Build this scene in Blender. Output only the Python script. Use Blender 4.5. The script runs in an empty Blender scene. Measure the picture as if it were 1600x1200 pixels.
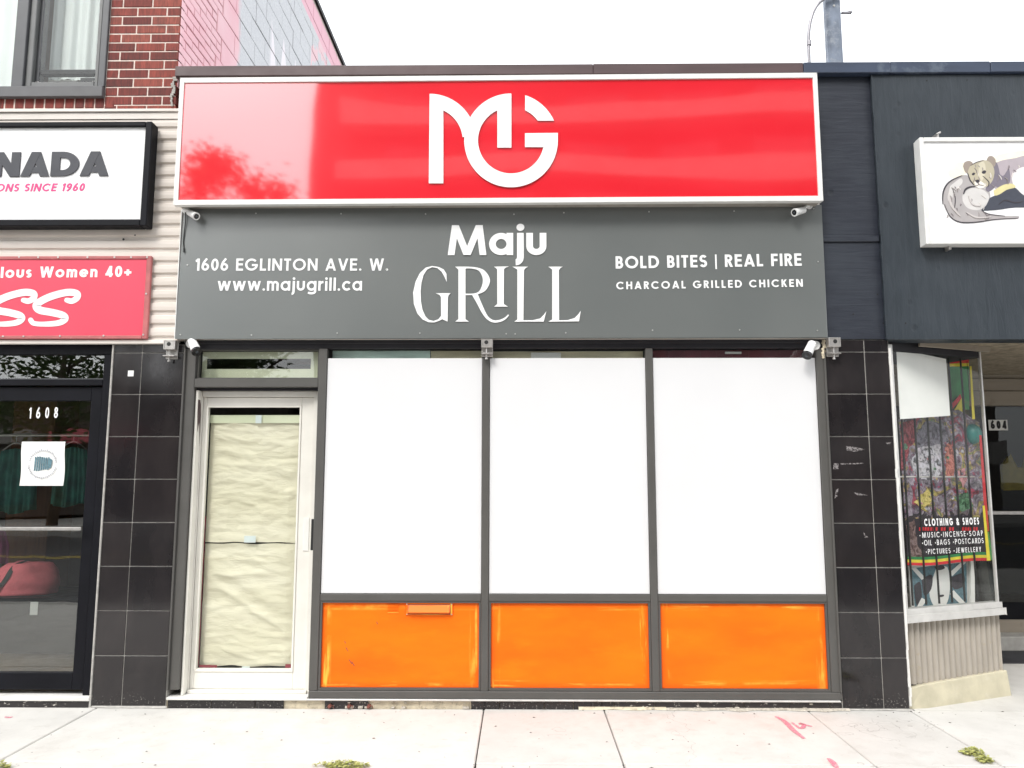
import bpy, bmesh, math, random
from mathutils import Vector, Matrix, noise
from mathutils.geometry import tessellate_polygon
random.seed(7)
SC = bpy.context.scene
COL = SC.collection
R = math.radians

# ------------------------------------------------------------------ camera
CAM_D, CAM_H, YAW, PITCH, ROLL, FPX = 5.507, 1.5795, -0.010545, 0.121214, 0.000556, 1200.0
fw = Vector((math.sin(YAW)*math.cos(PITCH), math.cos(YAW)*math.cos(PITCH), math.sin(PITCH)))
rt = fw.cross(Vector((0, 0, 1))).normalized(); up = rt.cross(fw)
rt, up = rt*math.cos(ROLL)+up*math.sin(ROLL), up*math.cos(ROLL)-rt*math.sin(ROLL)
CAM = Vector((0, -CAM_D, CAM_H))
cd = bpy.data.cameras.new('camera'); cam = bpy.data.objects.new('camera', cd); COL.objects.link(cam)
cd.sensor_width = 36; cd.lens = FPX/1600*36; cd.clip_start = .05; cd.clip_end = 2000
cam.matrix_world = Matrix(((rt.x, up.x, -fw.x, CAM.x), (rt.y, up.y, -fw.y, CAM.y), (rt.z, up.z, -fw.z, CAM.z), (0, 0, 0, 1)))
SC.camera = cam

# ------------------------------------------------------------------ overcast sky, veiled sun, exposure
SUN_DIR = Vector((.30, .62, -.74)).normalized()       # the way the light travels
el = math.asin(-SUN_DIR.z); az = math.atan2(-SUN_DIR.x, -SUN_DIR.y)
w = bpy.data.worlds.new('World'); SC.world = w; w.use_nodes = True
nt = w.node_tree; nt.nodes.clear()
sky = nt.nodes.new('ShaderNodeTexSky'); sky.sky_type = 'NISHITA'; sky.sun_disc = False
sky.sun_elevation = el; sky.sun_rotation = az; sky.dust_density = 4; sky.air_density = 1.2
hs = nt.nodes.new('ShaderNodeHueSaturation'); hs.inputs['Saturation'].default_value = .10
mxw = nt.nodes.new('ShaderNodeMix'); mxw.data_type = 'RGBA'; mxw.inputs[0].default_value = .6
mxw.inputs[7].default_value = (9.6, 9.9, 10.2, 1)      # even cloud deck over the clear-sky model
bg = nt.nodes.new('ShaderNodeBackground'); bg.inputs['Strength'].default_value = .15
ow = nt.nodes.new('ShaderNodeOutputWorld')
nt.links.new(sky.outputs[0], hs.inputs['Color']); nt.links.new(hs.outputs[0], mxw.inputs[6])
nt.links.new(mxw.outputs[2], bg.inputs['Color']); nt.links.new(bg.outputs[0], ow.inputs[0])
sl = bpy.data.lights.new('sun', 'SUN'); sl.energy = 1.1; sl.angle = R(16); sl.color = (1, .96, .9)
so = bpy.data.objects.new('sun', sl); COL.objects.link(so); so.location = (-6, -9, 12)
so.rotation_euler = SUN_DIR.to_track_quat('-Z', 'Y').to_euler()
SC.view_settings.view_transform = 'Standard'; SC.view_settings.look = 'None'
SC.view_settings.exposure = .86; SC.view_settings.gamma = 1

# ------------------------------------------------------------------ photo pixel -> place on a known plane
def ray(px, py): return fw + rt*((px-800)/FPX) - up*((py-600)/FPX)
def U(px, py, Y=0.):
    d = ray(px, py); p = CAM+d*((Y+CAM_D)/d.y); return p.x, p.z
def UX(px, py, Y=0.): return U(px, py, Y)[0]
def UZ(px, py, Y=0.): return U(px, py, Y)[1]
def G(px, py, z=0.):
    d = ray(px, py); p = CAM+d*((z-CAM_H)/d.z); return p.x, p.y

# ------------------------------------------------------------------ materials
def srgb(r, g, b):
    f = lambda c: (c/255/12.92) if c/255 <= .04045 else ((c/255+.055)/1.055)**2.4
    return (f(r), f(g), f(b))
class NT:
    def __init__(s, name):
        s.m = bpy.data.materials.new(name); s.m.use_nodes = True; s.t = s.m.node_tree
        s.b = s.t.nodes['Principled BSDF']; s.out = s.t.nodes['Material Output']
        s.pos = s.n('ShaderNodeNewGeometry').outputs['Position']
    def n(s, typ, **kw):
        nd = s.t.nodes.new(typ)
        for k, v in kw.items(): setattr(nd, k, v)
        return nd
    def l(s, a, b): s.t.links.new(a, b)
    def map(s, src, sc, loc=(0, 0, 0)):
        m = s.n('ShaderNodeMapping'); m.inputs['Scale'].default_value = sc; m.inputs['Location'].default_value = loc
        s.l(src, m.inputs[0]); return m.outputs[0]
    def noise(s, sc, det=4, rough=.55, src=None, stretch=None, dist=0):
        v = src or s.pos
        if stretch: v = s.map(v, stretch)
        x = s.n('ShaderNodeTexNoise'); x.inputs['Scale'].default_value = sc; x.inputs['Detail'].default_value = det
        x.inputs['Roughness'].default_value = rough; x.inputs['Distortion'].default_value = dist
        s.l(v, x.inputs['Vector']); return x.outputs['Fac']
    def ramp(s, fac, stops):
        r = s.n('ShaderNodeValToRGB'); e = r.color_ramp.elements
        while len(e) < len(stops): e.new(.5)
        for i, (p, c) in enumerate(stops):
            e[i].position = p; e[i].color = (c if isinstance(c, tuple) else (c, c, c)) + (1,)
        s.l(fac, r.inputs[0]); return r.outputs[0]
    def mix(s, fac, a, b, mode='MIX'):
        m = s.n('ShaderNodeMix', data_type='RGBA', blend_type=mode)
        for k, v in ((0, fac), (6, a), (7, b)):
            if hasattr(v, 'links'): s.l(v, m.inputs[k])
            elif isinstance(v, tuple): m.inputs[k].default_value = v+(1,)
            else: m.inputs[k].default_value = v
        return m.outputs[2]
    def math(s, op, a, b=0., clamp=False):
        m = s.n('ShaderNodeMath', operation=op, use_clamp=clamp)
        for k, v in ((0, a), (1, b)):
            if hasattr(v, 'links'): s.l(v, m.inputs[k])
            else: m.inputs[k].default_value = v
        return m.outputs[0]
    def bump(s, h, st, d=.01):
        b = s.n('ShaderNodeBump'); b.inputs['Strength'].default_value = st; b.inputs['Distance'].default_value = d
        s.l(h, b.inputs['Height']); s.l(b.outputs[0], s.b.inputs['Normal'])
    def set(s, col=None, rough=None, **kw):
        if col is not None:
            if hasattr(col, 'links'): s.l(col, s.b.inputs['Base Color'])
            else: s.b.inputs['Base Color'].default_value = tuple(col)+(1,)
        if rough is not None:
            if hasattr(rough, 'links'): s.l(rough, s.b.inputs['Roughness'])
            else: s.b.inputs['Roughness'].default_value = rough
        for k, v in kw.items(): s.b.inputs[k.replace('_', ' ')].default_value = v
        return s.m
M = {}
def simple(name, col, rough=.5, var=.12, sc=6, bump=0, bsc=120, stretch=None, grime=None, **kw):
    """base colour with soft mottling, optional dirt, optional fine relief"""
    t = NT(name); c = tuple(col)
    dk = tuple(x*(1-var) for x in c); lt = tuple(min(1, x*(1+var)) for x in c)
    col_ = t.ramp(t.noise(sc, 5, stretch=stretch), [(.3, dk), (.7, lt)])
    if grime:
        g = t.ramp(t.noise(grime[1], 8, .7), [(grime[2], 0.), (grime[2]+.12, 1.)])
        col_ = t.mix(t.math('MULTIPLY', g, grime[3]), col_, grime[0])
    r = t.ramp(t.noise(sc*2.3, 4), [(.3, max(0, rough-.06)), (.7, min(1, rough+.08))])
    if bump: t.bump(t.noise(bsc, 4, stretch=stretch), bump, .004)
    M[name] = t.set(col_, r, **kw); return M[name]

simple('white_metal', (.72, .72, .70), .38, .05, 9, grime=((.30, .27, .24), 14, .66, .35))
simple('cream_metal', (.72, .70, .645), .42, .06, 5, grime=((.25, .22, .18), 11, .64, .35))
simple('grey_metal', (.078, .075, .070), .45, .08, 4, grime=((.22, .2, .18), 18, .68, .25))
simple('black_metal', (.005, .0052, .008), .5, .2, 5, Specular_IOR_Level=.16)
simple('header_metal', (.020, .019, .023), .45, .15, 5, Specular_IOR_Level=.35)
simple('soffit_metal', (.30, .28, .25), .5, .12, 6, grime=((.12, .1, .08), 9, .55, .5))
simple('brown_coping', (.075, .045, .047), .5, .18, 5, stretch=(.4, 1, 3))
simple('navy_coping', (.036, .05, .085), .48, .2, 5, stretch=(.3, 1, 3), grime=((.13, .16, .2), 7, .56, .5))
simple('white_letter', (.82, .82, .82), .45, .02, 3)
simple('white_board', (.665, .665, .675), .42, .015, 1.3, bump=.04, bsc=6)
simple('bolt', (.55, .55, .53), .35, .1, 30, Metallic=.7)
simple('steel', (.52, .5, .48), .36, .14, 24, Metallic=.75, grime=((.2, .17, .15), 40, .6, .5))
simple('camera_white', (.78, .78, .77), .3, .03, 20)
simple('lens_black', (.008, .008, .01), .08, .1, 5)
simple('rubber_black', (.012, .012, .012), .6, .1, 20)
simple('grout', (.40, .385, .36), .85, .2, 25, bump=.3, bsc=160)
simple('mortar', (.68, .58, .52), .9, .15, 40, bump=.4, bsc=180)
simple('cream_mortar', (.60, .53, .40), .9, .2, 22, bump=.6, bsc=70, grime=((.2, .16, .12), 26, .55, .7))
simple('beige_flashing', (.70, .65, .60), .5, .06, 4)
simple('nada_letter', (.040, .042, .052), .5, .08, 6)
simple('magenta_letter', (.66, .055, .22), .5, .04, 6)
simple('sign_white', (.82, .82, .825), .3, .015, 2)
simple('pink_panel', (.68, .06, .105), .35, .05, 1.5)
simple('pink_frame', (.42, .12, .12), .42, .16, 9, grime=((.6, .4, .36), 22, .6, .4))
simple('galvanised', (.19, .22, .275), .45, .3, 14, Metallic=.35, stretch=(1, 1, .4), grime=((.42, .44, .46), 11, .5, .5))
simple('conduit', (.30, .29, .31), .4, .1, 20, Metallic=.5)
simple('concrete_plinth', (.50, .46, .34), .85, .14, 7, bump=.2, bsc=80, grime=((.62, .58, .5), 5, .55, .5))
simple('corrugated', (.36, .325, .28), .5, .12, 6, stretch=(1, 1, .5), grime=((.33, .26, .12), 7, .6, .5))
simple('aluminium', (.60, .59, .57), .35, .1, 10, Metallic=.4, grime=((.3, .27, .24), 16, .6, .45))
simple('soffit_stucco', (.26, .22, .16), .9, .3, 22, bump=.8, bsc=60, grime=((.12, .09, .06), 9, .5, .5))
simple('tan_board', (.30, .26, .21), .6, .12, 5, stretch=(.3, 1, 2), grime=((.15, .1, .08), 6, .6, .4))
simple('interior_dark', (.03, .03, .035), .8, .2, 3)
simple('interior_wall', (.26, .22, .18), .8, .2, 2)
simple('wood_floor', (.20, .145, .10), .35, .25, 5, stretch=(.3, 4, 1))
simple('threshold_white', (.66, .65, .62), .6, .08, 8, grime=((.25, .22, .2), 14, .6, .4))
simple('tape_blue', (.62, .68, .69), .6, .04, 10)
simple('red_strip', (.22, .012, .03), .5, .1, 10)
simple('plate_white', (.74, .73, .70), .4, .03, 10)
simple('paper_white', (.78, .78, .76), .7, .03, 6)
simple('print_teal', (.10, .19, .23), .7, .3, 60)
simple('print_grey', (.45, .45, .48), .7, .2, 40)
simple('dark_maroon', (.16, .03, .045), .5, .2, 6)
simple('teal_glaze', (.58, .74, .68), .4, .25, 9, stretch=(.3, 1, 1))
simple('cream_wood', (.66, .60, .42), .6, .25, 8, stretch=(.3, 1, 2))
simple('rust', (.16, .05, .035), .85, .35, 60, bump=.6, bsc=150)
simple('rubble', (.45, .41, .35), .9, .3, 60, bump=.6, bsc=150)
simple('debris_dark', (.06, .045, .035), .9, .3, 60)
simple('curtain', (.62, .66, .66), .9, .06, 5, stretch=(9, 1, .3))
simple('curtain_white', (.78, .82, .82), .9, .03, 3)
simple('window_grey', (.075, .077, .083), .4, .1, 5)
simple('window_sash', (.13, .133, .133), .4, .1, 5)
simple('window_sill', (.10, .10, .105), .5, .12, 5)
simple('bag_red', (.72, .16, .19), .8, .2, 10, bump=.2, bsc=30)
simple('garment_teal', (.05, .22, .18), .85, .3, 8)
simple('garment_purple', (.22, .04, .12), .85, .3, 8)
simple('panel_brown', (.16, .06, .02), .6, .25, 6, stretch=(5, 1, .6))
simple('vest_yellow', (.55, .42, .02), .7, .2, 9)
simple('green_flag', (.03, .22, .07), .7, .2, 12)
simple('yellow_flag', (.72, .60, .05), .7, .12, 12)
simple('red_flag', (.60, .03, .04), .7, .15, 12)
simple('balloon', (.04, .22, .20), .35, .2, 12)
simple('print_black', (.035, .03, .04), .6, .4, 18)
simple('asphalt', (.055, .055, .057), .85, .2, 30, bump=.5, bsc=200)
simple('road_yellow', (.55, .40, .05), .7, .15, 12)
simple('kerb_concrete', (.36, .35, .33), .85, .15, 12, bump=.3, bsc=120)
simple('tower_wall', (.085, .07, .06), .8, .12, 1)
simple('tower_slab', (.34, .32, .30), .8, .1, 1)
simple('tower_glass', (.05, .06, .07), .15, .2, .5)
simple('bark', (.09, .07, .05), .95, .3, 14, bump=.8, bsc=30)
simple('roof_felt', (.06, .06, .06), .9, .2, 4)

def glass(name, tint=(1, 1, 1), ior=1.5, rough=0.0, strength=1.0):
    t = NT(name); t.t.nodes.remove(t.b)
    lw = t.n('ShaderNodeLayerWeight'); lw.inputs[0].default_value = .5      # Schlick reflectance, same from both sides
    f0 = ((ior-1)/(ior+1))**2; fr = t.math('ADD', t.math('MULTIPLY', t.math('POWER', lw.outputs['Facing'], 5.), 1-f0), f0)
    tr = t.n('ShaderNodeBsdfTransparent'); tr.inputs[0].default_value = tint+(1,)
    gl = t.n('ShaderNodeBsdfGlossy'); gl.inputs['Roughness'].default_value = rough
    b = t.n('ShaderNodeBump'); b.inputs['Strength'].default_value = .06; b.inputs['Distance'].default_value = .02
    t.l(t.noise(1.6, 2), b.inputs['Height']); t.l(b.outputs[0], gl.inputs['Normal'])
    mx = t.n('ShaderNodeMixShader')
    t.l(t.math('MULTIPLY', fr, strength, True), mx.inputs[0]); t.l(tr.outputs[0], mx.inputs[1]); t.l(gl.outputs[0], mx.inputs[2])
    t.l(mx.outputs[0], t.out.inputs[0]); M[name] = t.m
glass('glass', (.945, .955, .945), 1.6)
glass('glass_shop', (.88, .90, .885), 2.0)
glass('glass_dark', (.72, .74, .73), 1.38)
glass('glass_clear', (.975, .985, .975), 1.4)

def make_special():
    # red acrylic sign face: glossy, slightly wavy
    t = NT('red_face')
    c = t.ramp(t.noise(.9, 3), [(.3, (.76, .014, .026)), (.7, (.82, .02, .036))])
    streak = t.ramp(t.noise(9, 5, stretch=(1, 1, .08)), [(.66, 0.), (.8, 1.)])
    c = t.mix(t.math('MULTIPLY', streak, .05), c, (.85, .3, .3))
    M['red_face'] = t.set(c, .35, Specular_IOR_Level=.1, Coat_Weight=1., Coat_Roughness=.045, Coat_IOR=2.4)
    t.bump(t.noise(1.4, 2), .06, .05)
    # dark grey composite panel: satin
    t = NT('grey_panel')
    c = t.ramp(t.noise(1.1, 4), [(.3, (.105, .116, .114)), (.7, (.125, .135, .131))])
    M['grey_panel'] = t.set(c, .34, Specular_IOR_Level=.9, Coat_Weight=.8, Coat_Roughness=.26, Coat_IOR=1.7)
    t.bump(t.noise(1.2, 2), .08, .05)
    # glossy near-black tile
    t = NT('tile')
    oi = t.n('ShaderNodeObjectInfo')
    c = t.ramp(oi.outputs['Random'], [(0, (.011, .0098, .0112)), (1, (.021, .0178, .0186))])
    c = t.mix(t.math('MULTIPLY', t.ramp(t.noise(5, 6, .6, stretch=(1, 1, .5)), [(.45, 0.), (.75, 1.)]), .5), c, (.036, .030, .030))
    sc = t.ramp(t.noise(38, 6, .75, stretch=(.5, 1, 1.6)), [(.70, 0.), (.735, 1.)])
    c = t.mix(t.math('MULTIPLY', sc, .35), c, (.4, .38, .36))
    sz = t.n('ShaderNodeSeparateXYZ'); t.l(t.pos, sz.inputs[0])           # paint and mortar splashes near the pavement
    spl = t.math('MULTIPLY', t.ramp(t.noise(75, 5, .6), [(.60, 0.), (.64, 1.)]), t.ramp(t.math('ADD', sz.outputs[2], t.math('MULTIPLY', t.noise(4, 3), .25)), [(.14, .9), (.24, 0.)]))
    c = t.mix(t.math('MULTIPLY', spl, .55), c, (.50, .47, .43))
    M['tile'] = t.set(c, t.ramp(t.noise(7, 4), [(.3, .05), (.7, .14)]), Specular_IOR_Level=.5)
    t.bump(t.noise(2.2, 2), .06, .02)
    # skirting tiles: same tile, chipped and splashed
    t = NT('chipped_tile')
    sp = t.ramp(t.noise(34, 8, .75, stretch=(.45, 1, 1)), [(.57, 0.), (.61, 1.)])
    c = t.mix(sp, (.022, .019, .02), (.55, .52, .47))
    M['chipped_tile'] = t.set(c, .35)
    # red bricks, one tone each
    t = NT('brick')
    oi = t.n('ShaderNodeObjectInfo')
    c = t.ramp(oi.outputs['Random'], [(0, (.13, .018, .013)), (.45, (.215, .032, .022)), (.8, (.27, .046, .030)), (1, (.31, .075, .05))])
    st = t.ramp(t.noise(90, 4, .6, stretch=(1, 1, .12)), [(.35, .55), (.7, 1.15)])
    c = t.mix(1., c, st, 'MULTIPLY')
    c = t.mix(t.math('MULTIPLY', t.ramp(t.noise(7, 6), [(.55, 0.), (.7, 1.)]), .45), c, (.05, .022, .02))
    M['brick'] = t.set(c, .75); t.bump(t.noise(110, 4, stretch=(1, 1, .2)), .5, .004)
    # mural paint on the flank wall, laid out along the wall (y = metres back, z = height)
    t = NT('mural')
    sx = t.n('ShaderNodeSeparateXYZ'); t.l(t.pos, sx.inputs[0]); y, z = sx.outputs[1], sx.outputs[2]
    wob = t.math('MULTIPLY', t.math('SUBTRACT', t.noise(1.6, 3), .5), .5)
    yy = t.math('ADD', y, wob)
    pink = t.ramp(t.noise(1.5, 3), [(.3, (.88, .50, .56)), (.7, (.92, .64, .68))])
    grey = t.ramp(t.noise(70, 5), [(.35, (.60, .61, .64)), (.65, (.74, .75, .77))])
    c = t.mix(t.ramp(t.math('DIVIDE', yy, 10), [(.120, 0.), (.122, 1.)]), pink, grey)
    zig = t.math('PINGPONG', t.math('ADD', y, t.math('MULTIPLY', z, .12)), .22)
    flame = t.math('MULTIPLY', t.ramp(t.math('DIVIDE', yy, 10), [(.215, 0.), (.217, 1.), (.350, 1.), (.352, 0.)]) if False else t.ramp(t.math('DIVIDE', y, 10), [(.21, 0.), (.212, 1.)]),
                   t.math('LESS_THAN', t.math('ADD', z, t.math('MULTIPLY', zig, -3.2)), 5.75))
    c = t.mix(t.math('MULTIPLY', flame, t.math('LESS_THAN', y, 3.35)), c, (.93, .88, .92))
    blot = t.ramp(t.noise(2.6, 5, .6), [(.50, 0.), (.53, 1.)])
    c = t.mix(t.math('MULTIPLY', blot, t.math('GREATER_THAN', y, 3.6)), c, (.88, .62, .66))
    c = t.mix(t.math('MULTIPLY', t.ramp(t.noise(3.5, 3), [(.6, 0.), (.63, 1.)]), t.math('GREATER_THAN', y, 4.2)), c, (.78, .66, .30))
    c = t.mix(t.math('GREATER_THAN', z, 7.3), c, (.88, .52, .60))
    M['mural'] = t.set(c, .8); t.bump(t.noise(60, 5), .4, .004)
    # vinyl siding
    t = NT('siding')
    c = t.ramp(t.noise(2.5, 4, stretch=(.3, 1, 1)), [(.3, (.60, .545, .49)), (.7, (.70, .64, .59))])
    c = t.mix(t.math('MULTIPLY', t.ramp(t.noise(5, 6, .65, stretch=(.4, 1, 1)), [(.52, 0.), (.75, 1.)]), .35), c, (.40, .34, .28))
    M['siding'] = t.set(c, .5)
    # painted plywood
    for nm, stc, a, b in (('plywood_wide', (1, 1, .18), (.030, .042, .055), (.048, .062, .078)), ('plywood_narrow', (.12, 1, 1.3), (.024, .029, .046), (.042, .05, .07))):
        t = NT(nm)
        gr = t.noise(24, 6, .65, stretch=stc, dist=.6)
        c = t.ramp(gr, [(.3, tuple(v*.6 for v in a)), (.7, tuple(v*.6 for v in b))])
        kn = t.n('ShaderNodeTexVoronoi'); kn.inputs['Scale'].default_value = 5.0; t.l(t.map(t.pos, (1, .01, .8)), kn.inputs[0])
        k = t.ramp(kn.outputs['Distance'], [(.05, 1.), (.13, 0.)])
        c = t.mix(t.math('MULTIPLY', k, .65), c, (.012, .016, .022))
        c = t.mix(t.math('MULTIPLY', t.ramp(t.noise(1.8, 5), [(.45, 0.), (.75, 1.)]), .35), c, (.055, .066, .078))
        M[nm] = t.set(c, .42); t.bump(t.math('ADD', gr, t.math('MULTIPLY', k, -.6)), .5, .005)
    # brushed orange paint: thin yellowish brush marks round the rim of each board
    t = NT('orange_paint')
    tc = t.n('ShaderNodeTexCoord'); g = tc.outputs['Generated']
    s = t.n('ShaderNodeSeparateXYZ'); t.l(g, s.inputs[0])
    oi = t.n('ShaderNodeObjectInfo')
    off = t.n('ShaderNodeCombineXYZ'); t.l(t.math('MULTIPLY', oi.outputs['Random'], 40), off.inputs[0]); t.l(t.math('MULTIPLY', oi.outputs['Random'], 17), off.inputs[2])
    va = t.n('ShaderNodeVectorMath', operation='ADD'); t.l(t.pos, va.inputs[0]); t.l(off.outputs[0], va.inputs[1]); P = va.outputs[0]
    ex = t.math('ABSOLUTE', t.math('SUBTRACT', s.outputs[0], .5)); ez = t.math('ABSOLUTE', t.math('SUBTRACT', s.outputs[2], .5))
    base = t.ramp(t.noise(2.2, 4, src=P, stretch=(.6, 1, 1.6)), [(.3, (.80, .124, .0008)), (.7, (.88, .180, .001))])
    vst = t.ramp(t.noise(30, 4, .6, src=P, stretch=(1, 1, .08)), [(.50, 0.), (.62, 1.)])
    hst = t.ramp(t.noise(26, 4, .6, src=P, stretch=(.06, 1, 1)), [(.50, 0.), (.62, 1.)])
    patch = t.ramp(t.noise(4.5, 4, src=P), [(.43, .0), (.64, .85)])
    bandx = t.ramp(ex, [(.435, 0.), (.455, 1.), (.486, 1.), (.494, 0.)]); bandz = t.ramp(ez, [(.40, 0.), (.43, 1.), (.478, 1.), (.490, 0.)])
    edge = t.math('MAXIMUM', t.ramp(ex, [(.462, 0.), (.497, 1.)]), t.ramp(ez, [(.43, 0.), (.495, 1.)]))
    c = t.mix(t.math('MULTIPLY', edge, .6), base, (.80, .085, .004))
    mk = t.math('MULTIPLY', t.math('MAXIMUM', t.math('MULTIPLY', bandx, vst), t.math('MULTIPLY', bandz, hst)), patch)
    c = t.mix(mk, c, (.93, .52, .07))
    soft = t.math('MULTIPLY', t.ramp(t.noise(9, 5, .6, src=P, stretch=(.25, 1, 1)), [(.55, 0.), (.7, 1.)]), .22)
    c = t.mix(soft, c, (.90, .25, .004))
    M['orange_paint'] = t.set(c, .45, Specular_IOR_Level=.25); t.bump(t.noise(40, 4, src=P, stretch=(.3, 1, 1)), .15, .003)
    # builder's paper
    t = NT('kraft_paper')
    c = t.ramp(t.noise(3, 5, stretch=(.5, 1, 1.5)), [(.3, (.64, .595, .45)), (.7, (.72, .675, .545))])
    M['kraft_paper'] = t.set(c, .75, Sheen_Weight=.1); t.bump(t.noise(24, 7, .68, stretch=(.35, 1, 1.4), dist=.8), .65, .012)
    t = NT('transom_paper')
    c = t.ramp(t.noise(3, 5), [(.3, (.58, .61, .44)), (.7, (.68, .70, .54))]); M['transom_paper'] = t.set(c, .7)
    # concrete paving
    t = NT('paving')
    oi = t.n('ShaderNodeObjectInfo')
    c = t.ramp(t.noise(3.2, 8, .65), [(.3, (.51, .495, .468)), (.7, (.60, .585, .555))])
    c = t.mix(1., c, t.ramp(oi.outputs['Random'], [(0, .95), (1, 1.03)]), 'MULTIPLY')
    c = t.mix(t.math('MULTIPLY', t.ramp(t.noise(160, 3), [(.62, 0.), (.72, 1.)]), .35), c, (.3, .28, .26))
    c = t.mix(t.math('MULTIPLY', t.ramp(t.noise(1.7, 7, .7), [(.54, 0.), (.70, 1.)]), .35), c, (.36, .33, .29))
    c = t.mix(t.ramp(t.noise(20, 4, .5), [(.745, 0.), (.76, 1.)]), c, (.13, .11, .10))
    vo = t.n('ShaderNodeTexVoronoi', feature='DISTANCE_TO_EDGE'); vo.inputs['Scale'].default_value = 1.1
    dv = t.n('ShaderNodeVectorMath', operation='ADD'); nz_ = t.n('ShaderNodeTexNoise'); nz_.inputs['Scale'].default_value = 5; t.l(t.pos, nz_.inputs[0]); t.l(t.pos, dv.inputs[0]); t.l(nz_.outputs['Color'], dv.inputs[1]); t.l(dv.outputs[0], vo.inputs[0])
    crack = t.math('MULTIPLY', t.ramp(vo.outputs['Distance'], [(.002, 1.), (.006, 0.)]), t.ramp(t.noise(1.3, 3), [(.56, 0.), (.62, .6)]))
    c = t.mix(crack, c, (.12, .10, .09))
    c = t.mix(t.math('MULTIPLY', t.ramp(t.noise(9, 6, .7), [(.56, 0.), (.68, 1.)]), .22), c, (.33, .30, .26))
    M['paving'] = t.set(c, .85); t.bump(t.noise(140, 5), .35, .003)
    t = NT('spray_paint')
    a = t.ramp(t.noise(70, 6, .75), [(.34, 0.), (.56, .85)])
    M['spray_paint'] = t.set((.74, .20, .28), .8); t.l(a, t.b.inputs['Alpha'])
    # printed banner: crowded photo collage above, plain dark below
    t = NT('collage')
    n1 = t.noise(6.5, 4, .55, dist=1.6); n2 = t.noise(15, 5, .6, dist=1.2)
    c = t.ramp(n1, [(.30, (.05, .03, .05)), (.38, (.30, .03, .05)), (.44, (.12, .08, .13)), (.50, (.30, .27, .30)), (.55, (.16, .10, .16)), (.60, (.40, .30, .08)), (.66, (.06, .14, .08)), (.72, (.38, .14, .14))])
    c = t.mix(1., c, t.ramp(n2, [(.35, .25), (.5, .8), (.62, 1.4)]), 'MULTIPLY')
    sx = t.n('ShaderNodeSeparateXYZ'); t.l(t.pos, sx.inputs[0])
    lowz = t.ramp(t.math('ADD', sx.outputs[2], t.math('MULTIPLY', t.math('SUBTRACT', n1, .5), .25)), [(.62, 1.), (.64, 0.)])
    zz = t.math('ADD', sx.outputs[2], t.math('MULTIPLY', t.math('SUBTRACT', n1, .5), .3))
    c = t.mix(t.math('LESS_THAN', zz, 1.30), c, (.022, .016, .022))
    M['collage'] = t.set(c, .6)
    # leaves
    for nm, a, b in (('leaf', (.045, .085, .02), (.11, .16, .04)), ('weed', (.26, .29, .07), (.46, .45, .16))):
        t = NT(nm); c = t.ramp(t.noise(3 if nm == 'leaf' else 60, 3), [(.35, a), (.65, b)])
        M[nm] = t.set(c, .6)
make_special()

def flat(name, rgb, rough=.6, var=.06, sc=14):
    if name not in M: simple(name, srgb(*rgb), rough, var, sc)
    return M[name]

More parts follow.
